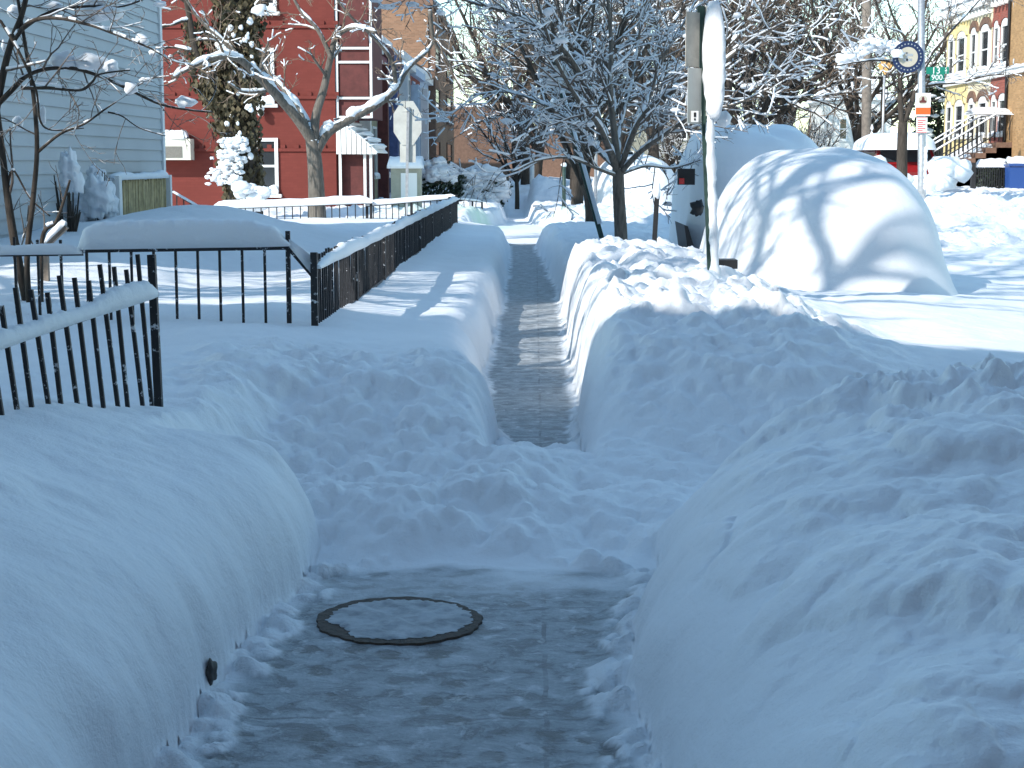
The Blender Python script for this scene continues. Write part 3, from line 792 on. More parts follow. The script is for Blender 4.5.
class Tree:
    def __init__(s, seed, twig=0.005, bend=0.16, lift=0.05, snow=0.7, droop=0.0):
        s.g = random.Random(seed); s.tubes = []; s.seg = []; s.twig = twig; s.bend = bend; s.lift = lift; s.snow = snow; s.droop = droop; s.seed = seed; s.fine = 0.42
    def limb(s, pts, r0, r1):
        s.tubes.append((pts, [r0 + (r1 - r0) * i / (len(pts) - 1) for i in range(len(pts))]))
    def rv(s):
        g = s.g
        return Vector((g.gauss(0, 1), g.gauss(0, 1), g.gauss(0, 1)))
    def grow(s, p, d, L, r, lvl, n_child, cr=(0.45, 0.7), ang=(28, 62)):
        """one branch; lvl 0 are the last twigs"""
        g = s.g; n = 7 if lvl >= 3 else (6 if lvl == 2 else 4)
        if lvl == 0: n = 3
        st = L / n; pts = [p.copy()]; d = d.normalized(); dirs = [d.copy()]
        for i in range(n):
            d = (d + s.rv() * s.bend + Vector((0, 0, s.lift if lvl else -s.droop))).normalized()
            p = p + d * st; pts.append(p.copy()); dirs.append(d.copy())
        re = max(r * 0.42, s.twig * 0.6) if lvl else s.twig * 0.5
        bid = g.random()
        if r > 0.03:
            s.tubes.append((pts, [r + (re - r) * i / n for i in range(n + 1)]))
        else:
            for i in range(n):
                s.seg.append((pts[i], pts[i + 1], max(r + (re - r) * i / n, s.twig * .5), max(r + (re - r) * (i + 1) / n, s.twig * .45), bid))
        if lvl == 0: return
        nc = n_child[lvl - 1]; nc = max(1, int(nc * g.uniform(.75, 1.25)))
        for c in range(nc):
            tt = 0.18 + 0.82 * (c + g.uniform(.1, .9)) / nc
            i = min(n - 1, int(tt * n)); f = tt * n - i
            q = pts[i].lerp(pts[min(i + 1, n)], min(1, f)); dd = dirs[min(i + 1, n)]
            perp = s.rv(); perp = (perp - dd * perp.dot(dd)).normalized()
            a = R(g.uniform(*ang)); nd = dd * math.cos(a) + perp * math.sin(a)
            rr = (r + (re - r) * tt) * g.uniform(.5, .72)
            s.grow(q, nd, L * g.uniform(*cr) * (1.05 - 0.45 * tt), max(rr, s.twig), lvl - 1, n_child, cr, ang)
    def sprout(s, pts, r0, r1, every, L, lvl, n_child, t0=0.3, ang=(30, 70), upb=0.3):
        """side branches along a hand-laid limb"""
        s.limb(pts, r0, r1); g = s.g
        tot = sum((pts[i + 1] - pts[i]).length for i in range(len(pts) - 1)); x = t0 * tot
        while x < tot:
            acc = 0
            for i in range(len(pts) - 1):
                l = (pts[i + 1] - pts[i]).length
                if acc + l >= x: break
                acc += l
            q = pts[i].lerp(pts[i + 1], (x - acc) / l); dd = (pts[i + 1] - pts[i]).normalized()
            perp = s.rv() + Vector((0, 0, upb)); perp = (perp - dd * perp.dot(dd)).normalized(); a = R(g.uniform(*ang))
            rr = (r0 + (r1 - r0) * x / tot)
            s.grow(q, dd * math.cos(a) + perp * math.sin(a), L * g.uniform(.6, 1.2), max(min(rr * .5, .04), s.twig), lvl, n_child)
            x += every * g.uniform(.6, 1.4)
    def emit(s, t, mb, mt, smin=0.008, smax_=0.05, puffs=0, puffr=(0.05, 0.12), snow_tubes=True, heavy=None):
        tr = MB()
        for pts, rad in s.tubes: tr.tube(pts, rad, 8 if rad[0] > .05 else 6)
        if tr.v: tr.build('trunk', mb, t, True)
        g = s.g; P0 = np.array([a[0][:] for a in s.seg]); P1 = np.array([a[1][:] for a in s.seg]); R0 = np.array([a[2] for a in s.seg]); R1 = np.array([a[3] for a in s.seg])
        V, Q = seg_mesh(P0, P1, R0, R1, 4); o = link('crown', npmesh('crown', V, Q), mt, t, True)
        # lying snow
        S0, S1, T0, T1 = [], [], [], []
        fac = {}
        def lay(a, b, ra, rb, bid=None):
            d = (b - a); L = d.length
            if L < 1e-4: return
            hz = 1 - abs(d.z) / L
            c = (a + b) * .5
            k = 0.5 + 0.5 * math.sin(c.x * 3.1 / max(.4, L) * .5 + s.seed) * math.sin(c.y * 2.3 + c.z * 2.9)
            if (g.random() if bid is None else bid) > s.snow * min(1, hz * 2.2) * (0.35 + 0.9 * k) * (s.fine if ra < 1.25 * s.twig else 1.15): return
            f0 = g.uniform(.75, 1.35) if bid is None else fac.setdefault(bid, g.uniform(.7, 1.45))
            for_r = lambda r: min(max(r * (0.95 if r < .03 else 1.1), smin), smax_) * f0 * g.uniform(.9, 1.1)
            u, v = for_r(ra), for_r(rb)
            S0.append(a + Vector((0, 0, ra * .55 + u * .55))); S1.append(b + Vector((0, 0, rb * .55 + v * .55))); T0.append(u); T1.append(v)
        for a, b, ra, rb, bid in s.seg: lay(a, b, ra, rb, bid)
        RB = MB()
        if snow_tubes:
            for pts, rad in s.tubes:
                if heavy is not None and len(pts) > 8:
                    run = []; ph = g.uniform(0, 6.28); acc = 0
                    def flush():
                        if len(run) >= 3:
                            m_ = len(run)
                            RB.tube([q[0] for q in run], [max(.006, q[1] * min(1.0, (.35 + 1.1 * min(i_, m_ - 1 - i_) / 2.0))) for i_, q in enumerate(run)], 8, True, .10)
                        run.clear()
                    for i in range(len(pts) - 1):
                        d = pts[i + 1] - pts[i]
                        if d.length < 1e-5: continue
                        hz = 1 - abs(d.z) / d.length
                        for j in range(3):
                            acc += d.length / 3; f = j / 3; r = rad[i] + (rad[i + 1] - rad[i]) * f
                            gate = math.sin(acc * 3.1 + ph) + .6 * math.sin(acc * 7.7 + 2 * ph)
                            if hz < .12 or gate < heavy: flush(); continue
                            sr = min(max(r * (0.85 + .22 * math.sin(acc * 11 + ph)) * min(1.15, .55 + 1.3 * hz), smin), smax_ * 1.6)
                            run.append((pts[i].lerp(pts[i + 1], f) + Vector((0, 0, r * .45 + sr * .5)), sr))
                    flush(); continue
                for i in range(len(pts) - 1):
                    m_ = max(1, int((pts[i + 1] - pts[i]).length / 0.25))
                    for j in range(m_):
                        lay(pts[i].lerp(pts[i + 1], j / m_), pts[i].lerp(pts[i + 1], (j + 1.05) / m_), rad[i], rad[i + 1])
        Vs, Qs = [], []
        if S0:
            V, Q = seg_mesh(np.array([v[:] for v in S0]), np.array([v[:] for v in S1]), T0, T1, 5); Vs.append(V); Qs.append(Q)
        if puffs:
            pb = MB()
            for i in range(puffs):
                a, b, ra, rb, bid = s.seg[g.randrange(len(s.seg))]
                r = g.uniform(*puffr)
                dd = (b - a).normalized()
                pb.blob(a.lerp(b, .5) + Vector((0, 0, r * .25)), r * g.uniform(.8, 1.7), r * g.uniform(.8, 1.6), r * g.uniform(.4, .7), 8, 5, .16, 2, i)
            o_ = sum(len(v) for v in Vs); Vs.append(np.array(pb.v)); Qs.append(np.array([f for f in pb.f]) + 0)
        if RB.v and heavy is not None:
            quads = [f for f in RB.f if len(f) == 4]
            Vs.append(np.array([v[:] for v in RB.v])); Qs.append(np.array(quads))
        if Vs:
            off = 0; qq = []
            for V, Q in zip(Vs, Qs): qq.append(Q + off); off += len(V)
            link('snow_load', npmesh('snow_load', np.concatenate(Vs), np.concatenate(qq)), M_TSNOW, t, True)

def P(l, Y, dy=None):
    """waypoints of a limb seen in the photo, laid at their real distance"""
    return [at(a, b, Y + (dy[i] if dy else 0)) for i, (a, b) in enumerate(l)]
def smooth_pts(pts, n=5):
    out = []
    for i in range(len(pts) - 1):
        p0, p1, p2, p3 = pts[max(i - 1, 0)], pts[i], pts[i + 1], pts[min(i + 2, len(pts) - 1)]
        for k in range(n):
            t = k / n
            out.append(0.5 * ((2 * p1) + (p2 - p0) * t + (2 * p0 - 5 * p1 + 4 * p2 - p3) * t * t + (3 * p1 - p0 - 3 * p2 + p3) * t ** 3))
    out.append(pts[-1]); return out

def tree_forked():
    Y = 33.0
    t = thing('street_tree', 'bare tree with three thick snow-topped limbs forking before the red building', 'tree', (at(318, 215, Y).x, Y, 0.3))
    T = Tree(5, 0.0075, 0.2, 0.03, 0.55)
    T.limb(smooth_pts([Vector((at(318, 200, Y).x, Y, .1))] + P([(317, 205), (315, 165), (312, 140)], Y)), 0.19, 0.13)
    T.sprout(smooth_pts(P([(313, 142), (296, 117), (272, 90), (252, 70), (236, 58), (212, 58), (190, 68), (172, 78)], Y, [0, -.2, -.5, -.9, -1.2, -1.5, -1.8, -2])), 0.12, 0.03, .3, .8, 2, (4, 5), .35)
    T.sprout(smooth_pts(P([(312, 132), (302, 112), (286, 92), (272, 76), (262, 62)], Y, [0, .3, .6, .8, 1.1])), 0.08, 0.025, .3, .7, 2, (4, 4), .5)
    T.sprout(smooth_pts(P([(314, 140), (316, 115), (324, 88), (330, 60), (336, 38), (352, 28), (376, 32)], Y, [0, .1, .2, .1, 0, -.3, -.7])), 0.10, 0.03, .3, .8, 2, (4, 5), .4)
    T.sprout(smooth_pts(P([(316, 150), (328, 132), (352, 118), (378, 104), (396, 88), (408, 68), (428, 50), (438, 30)], Y, [0, .2, .3, .5, .8, 1.1, 1.4, 1.6])), 0.12, 0.025, .3, .8, 2, (4, 5), .45)
    T.sprout(smooth_pts(P([(396, 88), (392, 62), (376, 40), (352, 18), (330, -10)], Y, [.8, .7, .5, .2, 0])), 0.05, 0.02, .3, .8, 2, (4, 4), .2)
    T.sprout(smooth_pts(P([(332, 60), (318, 30), (300, 10), (285, -20)], Y)), 0.05, 0.02, .28, .8, 2, (4, 4), .2)
    T.sprout(smooth_pts(P([(430, 10), (434, 40), (448, 62), (462, 90), (486, 118)], Y, [0, .2, .4, .5, .6])), 0.045, 0.016, .25, .8, 2, (4, 4), .1)
    T.sprout(smooth_pts(P([(250, 70), (222, 40), (200, 20), (180, -10)], Y, [-.9, -1, -1.1, -1.3])), 0.045, 0.02, .26, .8, 2, (4, 4), .2)
    T.emit(t, M_BARKG, M_TWIGB, 0.012, 0.085, 0, heavy=-1.2)
tree_forked()

def tree_middle():
    Y = 22.0
    t = thing('street_tree', 'young bare tree loaded with snow, standing in the bank left of the domed cars', 'tree', (at(621, 240, Y).x, Y, 0.3))
    T = Tree(11, 0.0046, 0.13, 0.02, 0.85); T.fine = 0.75
    T.limb(smooth_pts([Vector((at(621, 238, Y).x, Y, .2))] + P([(621, 236), (619, 200), (618, 168)], Y)), 0.092, 0.075)
    dz = lambda l: l
    L = [([(618, 172), (606, 140), (594, 108), (575, 66), (548, 34), (512, 14), (470, 2), (430, -14)], [0, -.3, -.6, -1, -1.4, -1.8, -2.1, -2.3], .055),
         ([(618, 170), (614, 130), (610, 90), (611, 40), (606, -20), (602, -90)], [0, .1, .1, .2, .3, .4], .055),
         ([(620, 168), (634, 132), (648, 100), (662, 60), (690, 12), (716, -40)], [0, .3, .6, .9, 1.3, 1.6], .05),
         ([(621, 172), (640, 152), (668, 132), (700, 112), (736, 104), (770, 88)], [0, -.3, -.7, -1.1, -1.5, -1.9], .042),
         ([(617, 168), (598, 150), (574, 122), (545, 105), (508, 92), (470, 96)], [0, .5, .9, 1.3, 1.6, 2.0], .04),
         ([(618, 165), (620, 128), (632, 84), (640, 30), (652, -30)], [0, .6, 1.1, 1.6, 2], .04),
         ([(616, 166), (600, 128), (578, 100), (556, 60), (540, 10), (520, -50)], [0, -.6, -1.1, -1.5, -1.9, -2.3], .042),
         ([(617, 176), (596, 168), (570, 158), (540, 160), (512, 172)], [0, -.4, -.8, -1.2, -1.6], .026),
         ([(621, 174), (646, 166), (672, 168), (700, 160)], [0, .5, .9, 1.4], .024),
         ([(620, 170), (640, 120), (672, 92), (712, 70), (752, 40), (790, 20)], [0, -.5, -1.0, -1.4, -1.9, -2.4], .042)]
    for l, dy, r in L:
        T.sprout(smooth_pts(P(l, Y, dy)), r, 0.010, .16, .85, 2, (4, 5), .2, (25, 55), .2)
    T.emit(t, M_BARKG, M_TWIG, 0.0095, 0.06, 40, (.035, .085), heavy=-1.3)
tree_middle()

def tree_yard():
    Y = 12.2
    t = thing('young_tree', 'slender many-stemmed tree at the white clapboard house, puffs of snow on its twigs', 'tree', (at(28, 290, Y).x, Y, 0.5))
    T = Tree(17, 0.0030, 0.13, 0.01, 0.25)
    b = Vector((at(30, 300, Y).x, Y, .45))
    T.sprout(smooth_pts([b] + P([(27, 260), (33, 200), (37, 150), (34, 100), (26, 50), (18, 0), (8, -60)], Y)), 0.024, 0.010, .30, .5, 2, (3, 3), .5)
    T.sprout(smooth_pts([b + Vector((-.06, .2, 0))] + P([(16, 250), (8, 200), (2, 150), (-4, 100)], Y)), 0.038, 0.02, .6, .5, 1, (3, 3), .3)
    T.sprout(smooth_pts(P([(-4, 110), (4, 70), (12, 40), (22, 14), (30, -20)], Y)), 0.03, 0.018, .4, .5, 2, (3, 3), .3)
    T.sprout(smooth_pts(P([(-10, 112), (12, 90), (26, 76), (45, 69), (72, 68), (100, 76), (126, 88), (160, 104), (190, 110), (212, 112)], Y, [0, 0, .1, .2, .3, .4, .5, .6, .7, .8])), 0.022, 0.007, .17, .45, 2, (3, 4), .2)
    T.sprout(smooth_pts(P([(22, 88), (50, 88), (80, 90), (92, 82), (100, 74), (130, 70)], Y, [0, -.1, -.2, -.3, -.35, -.4])), 0.016, 0.006, .16, .4, 2, (3, 3), .2)
    T.sprout(smooth_pts(P([(14, 40), (30, 22), (56, 18), (90, 25), (120, 36), (150, 48), (170, 60)], Y, [0, -.1, -.2, -.3, -.4, -.5, -.6])), 0.018, 0.006, .17, .45, 2, (3, 4), .2)
    T.sprout(smooth_pts(P([(16, 34), (50, 12), (90, 6), (124, 6), (160, -8)], Y, [0, .1, .2, .3, .4])), 0.016, 0.006, .18, .45, 2, (3, 3), .2)
    T.sprout(smooth_pts(P([(38, 152), (60, 134), (84, 124), (104, 110), (116, 102)], Y)), 0.013, 0.005, .2, .4, 1, (3, 3), .3)
    T.sprout(smooth_pts(P([(108, 112), (122, 116), (140, 128), (166, 136)], Y)), 0.008, 0.004, .2, .3, 1, (3, 3), .3)
    T.sprout(smooth_pts(P([(0, 20), (18, 50), (36, 90), (40, 120), (52, 130), (84, 128)], Y, [-.2, -.2, -.2, -.1, 0, .1])), 0.012, 0.005, .22, .4, 2, (3, 3), .2)
    T.sprout(smooth_pts(P([(16, 246), (8, 210), (12, 170), (30, 198), (50, 216)], Y)), 0.01, 0.006, .3, .3, 1, (3, 3), .2)
    T.sprout(smooth_pts([b + Vector((.08, 0, 0))] + P([(42, 240), (56, 222), (64, 200), (70, 180)], Y)), 0.02, 0.008, .3, .3, 1, (3, 3), .4)
    T.emit(t, M_BARK, M_TWIG, 0.004, 0.022, 0)
    # snow lodged on the twigs, laid where the photo shows it
    pb = MB(); pf = [(62, 60, 14, 9), (90, 62, 16, 9), (110, 66, 9, 6), (14, 12, 6, 8), (100, 14, 24, 8), (95, 2, 12, 5), (18, 123, 5, 7), (142, 40, 8, 6), (153, 53, 4, 4), (131, 88, 7, 6), (55, 6, 10, 4),
                    (42, 116, 4, 9), (4, 46, 3, 6), (112, 72, 7, 5), (146, 80, 6, 3), (54, 82, 4, 3), (160, 4, 6, 3), (186, 102, 10, 6), (46, 82, 14, 2.5)]
    for i, (px, py, w_, h_) in enumerate(pf):
        c = at(px, py, Y + .3); k = Y / F
        pb.blob(c, w_ * k, w_ * k * .8, h_ * k, 12, 8, .2, 1.6, i * 1.7)
    pb.build('snow_clumps', M_CAP, t, True)
tree_yard()

def ivy_trunk():
    Y = 38.5
    c = at(240, 205, Y)
    t = thing('ivy_tree', 'massive trunk wrapped in brown ivy in front of the red building', 'tree', (c.x, Y, 0.3))
    T = Tree(23, 0.010, 0.2, -0.02, 0.45, 0.25)
    T.limb(smooth_pts([Vector((at(246, 205, Y).x, Y, 0))] + P([(245, 200), (240, 150), (235, 100), (236, 50), (240, 0), (243, -60), (246, -140)], Y)), 0.42, 0.34)
    for l, dy in (([(236, 110), (214, 80), (196, 50), (188, 10), (176, -50)], [0, -.3, -.6, -.8, -1]), ([(240, 30), (262, 4), (290, -30), (330, -60)], [0, -.5, -1, -1.5]), ([(238, 10), (210, -30), (180, -60)], [0, -.4, -1]),
                  ([(242, -40), (270, -80), (320, -120), (380, -140)], [0, .5, 1, 1.5])):
        T.sprout(smooth_pts(P(l, Y, dy)), 0.14, 0.04, .35, 1.1, 2, (4, 5), .25, (30, 80), -.2)
    T.emit(t, M_BARK, M_TWIGB, 0.016, 0.07, 12, (.08, .2))
    # ivy sleeves: many small leaf faces round the stem
    g = random.Random(9); V = []; Q = []
    def leaf(p, s):
        n = Vector((g.gauss(0, 1), g.gauss(0, 1) - .6, g.gauss(0, .7) + .2)).normalized(); x = n.cross(Vector((0, 0, 1))).normalized() * s; y = n.cross(x).normalized() * s * 1.2
        o = len(V); V.extend([(p - x)[:], (p - y)[:], (p + x)[:], (p + y * 1.2)[:]]); Q.append((o, o + 1, o + 2, o + 3))
    for k in range(5200):
        s = g.random(); py = 205 - s * 270
        px = np.interp(py, [-80, 0, 50, 100, 150, 205], [244, 240, 236, 233, 239, 245]); base = np.interp(py, [-80, 40, 90, 140, 205], [.55, .50, .60, .46, .42])
        p = at(px, py, Y); a = g.uniform(0, 6.28); r = base * (0.80 + 0.42 * g.random() ** 2)
        leaf(p + Vector((math.cos(a) * r, math.sin(a) * r, 0)), g.uniform(.03, .075))
    for k in range(900):   # left ivy-clad limb
        s = g.random(); px, py = np.interp(s, [0, .5, 1], [222, 205, 196]), np.interp(s, [0, .5, 1], [108, 85, 20])
        p = at(px, py, Y - .4); a = g.uniform(0, 6.28); r = .28 * (.6 + .6 * g.random())
        leaf(p + Vector((math.cos(a) * r, math.sin(a) * r, g.uniform(-.1, .1))), g.uniform(.03, .07))
    link('ivy', npmesh('ivy', V, Q), M_LEAFB, t)
    pb = MB()
    for i in range(330):
        py = g.uniform(138, 184); px = g.gauss(231 - (py - 138) * .12, 7); px = min(px, 240)
        p = at(px - (py - 150) * .15 + 4, py, Y - .55 - g.random() * .25); r = g.uniform(.02, .065)
        pb.blob(p, r * 1.5, r, r * .8, 7, 5, .35, 2.5, i)
    for i in range(34):
        p = at(g.uniform(225, 252), g.uniform(20, 200), Y - .55); r = g.uniform(.03, .08); pb.blob(p, r, r * .8, r * 1.1, 7, 5, .2, 2, i)
    for i in range(22):
        p = at(g.uniform(240, 268), g.uniform(185, 208), Y - .5 - g.random()); r = g.uniform(.08, .2); pb.blob(p, r * 1.3, r, r * .8, 8, 5, .2, 2, i)
    pb.build('snow_load', M_CAP, t, True)
ivy_trunk()

def tree_street_right():
    Y = 45.0
    t = thing('street_tree', 'slim dark tree with a low fork at the lamp post with the signs', 'tree', (at(902, 180, Y).x, Y, 0.5))
    T = Tree(29, 0.010, 0.17, 0.04, 0.7)
    T.limb(smooth_pts([Vector((at(902, 185, Y).x, Y, .3))] + P([(902, 180), (902, 150), (903, 122)], Y)), 0.16, 0.13)
    for l, dy, r in (([(902, 126), (900, 95), (899, 62), (886, 45), (866, 32), (846, 22), (825, 20)], [0, 0, .2, .5, .8, 1, 1.2], .085), ([(903, 124), (914, 96), (918, 70), (908, 44), (892, 14), (880, -30)], [0, .1, .2, .4, .5, .8], .085),
                     ([(916, 84), (930, 56), (950, 32), (972, 8), (1000, -24)], [.1, .3, .6, 1, 1.4], .06), ([(916, 88), (938, 84), (962, 82), (985, 76), (1004, 74)], [.1, -.2, -.5, -.8, -1], .04),
                     ([(912, 52), (922, 20), (930, -20), (934, -70)], [.3, .3, .5, .7], .05), ([(899, 64), (880, 60), (858, 62), (836, 66)], [.2, -.2, -.5, -.8], .04), ([(899, 70), (890, 40), (876, 4), (868, -40)], [.2, .4, .8, 1.2], .05)):
        T.sprout(smooth_pts(P(l, Y, dy)), r, 0.02, .32, 1.2, 2, (4, 5), .2)
    T.emit(t, M_BARK, M_TWIG, 0.015, 0.06, 0, heavy=-.6)
    pb = MB(); g = random.Random(2)
    for i in range(110):
        px = g.uniform(838, 905); py = 62 - 17 * math.sin((px - 838) / 67 * 2.6) + g.gauss(0, 4); r = g.uniform(.04, .12)
        pb.blob(at(px, py, Y + g.uniform(-.6, .6)), r * 1.4, r, r * .7, 8, 5, .2, 2, i)
    pb.build('snow_clumps', M_CAP, t, True)
tree_street_right()

def make_big(seed, h, mt, twig, snow, spread=(26, 55), nl=8, puffs=0, sm_=(0.014, 0.06), base_r=None, fork=.22, n_child=(5, 6, 6)):
    t = thing('street_tree', 'x', 'tree')
    T = Tree(seed, twig, 0.15, 0.045, snow); T.fine = 0.75 if snow > .6 else 0.5
    g = T.g; br = base_r or h * 0.02; top = Vector((g.uniform(-.3, .3), g.uniform(-.3, .3), h * fork))
    T.limb(smooth_pts([Vector((0, 0, -.3)), Vector((0, 0, h * .1)), top]), br, br * .8)
    for i in range(nl):
        a = 2 * math.pi * (i + g.uniform(-.3, .3)) / nl; el = R(g.uniform(38, 72)) if i < nl - 2 else R(82)
        d = Vector((math.cos(a) * math.cos(el), math.sin(a) * math.cos(el), math.sin(el)))
        T.grow(top - Vector((0, 0, g.uniform(0, h * .06))), d, h * g.uniform(.55, .75), br * .55, 3, n_child, (.38, .6), spread)
    T.emit(t, M_BARK, mt, sm_[0], sm_[1], puffs, (.05, .13))
    return t
V1 = make_big(101, 12, M_TWIGB, 0.013, 0.32, n_child=(5, 6, 7))
V2 = make_big(102, 10, M_TWIG, 0.011, 0.7, puffs=30, nl=9, n_child=(5, 6, 6))
V3 = make_big(103, 13, M_TWIGB, 0.014, 0.30, nl=8, n_child=(5, 6, 7))
used = set()
def plant(v, x, y, rz, sc, label, group='bare trees down the street'):
    if v.name in used: o = copy_tree(v)
    else: o = v; used.add(v.name)
    o.location = (x, y, 0.2); o.rotation_euler = (0, 0, rz); o.scale = (sc, sc, sc)
    tag(o, label, 'tree', group)
    return o
plant(V2, 1.05, 31.5, 0.4, .60, 'snow-plastered tree standing just behind the leaning green pole')
plant(V2, 1.2, 47, 2.1, .95, 'snowy tree straight down the pavement, behind the cone-shaped snow pile')
plant(V1, 0.1, 66, 1.1, .9, 'bare tree left of the far pavement, before the tan building')
plant(V2, 1.6, 66, 3.3, 1.1, 'tall snow-covered tree deep down the street, behind the middle tree')
plant(V3, -0.5, 88, 4.4, 1.15, 'farthest bare tree at the left end of the street')
plant(V1, 4.6, 64, 5.0, 1.05, 'brown-twigged tree rising behind the shaded car')
plant(V3, 8.0, 72, 0.9, 1.05, 'broad brown tree with dense twigs above the domed car')
plant(V1, 9.6, 76, 2.6, 1.1, 'brown tree just left of the timber utility pole')
plant(V3, 12.8, 84, 3.6, 1.1, 'large bare tree between the utility pole and the forked tree')
plant(V2, 10.5, 96, 0.2, 1.2, 'white frosted tree in front of the pale distant house')
plant(V1, 15.2, 78, 4.0, 1.0, 'bare tree screening the side of the yellow house')
plant(V3, 5.0, 104, 5.6, 1.2, 'faint far tree closing the end of the road')
plant(V2, -0.6, 56, 5.3, .42, 'low snowy tree beside the round bush, before the row of coloured houses')
plant(V3, 16.5, 110, 1.9, 1.1, 'far bare tree seen over the snow-roofed red car')
plant(V1, 7.2, 90, 0.3, 1.2, 'bare tree behind the broad brown tree, its tips reaching the sky')

for i, (x, y) in enumerate(((9.5, 80), (12.5, 76), (14.2, 88), (7.0, 84), (11.2, 92))):
    plant(V2, x, y, i * 1.9, .36 + .03 * i, 'low frosted shrub in the white thicket behind the timber utility pole', 'frosted shrubs across the road')
plant(V3, 2.5, 125, 2.2, 1.2, 'distant bare tree seen through the middle street tree', 'distant trees behind the houses')
for i, (x, y, v) in enumerate(((7, 135, V1), (12, 128, V3), (18, 140, V2), (23, 132, V3), (28, 138, V1), (-3, 150, V3), (34, 128, V3), (15, 160, V1))):
    plant(v, x, y, i * 1.3, 1.15 + .1 * (i % 3), 'one of the brown treetops massed behind the far end of the street', 'distant trees behind the houses')
# trees outside the picture that throw the branch shadows
V4 = make_big(107, 11, M_TWIG, 0.012, 0.3, nl=9, puffs=10, n_child=(4, 6, 5), base_r=.15)
V5 = make_big(108, 11, M_TWIG, 0.012, 0.2, nl=8, n_child=(3, 4, 4), base_r=.085, fork=.70)
plant(V5, -6.9, 5.0, 1.4, 1.25, 'high-crowned bare tree by the end wall of the brick row house', 'trees beside the near houses')
plant(V5, -7.0, 5.9, 0.4, 1.3, 'tall bare tree in the gap before the clapboard house', 'trees beside the near houses')
plant(V4, -7.8, 9.6, 2.0, 1.05, 'second bare tree behind it in the same gap', 'trees beside the near houses')

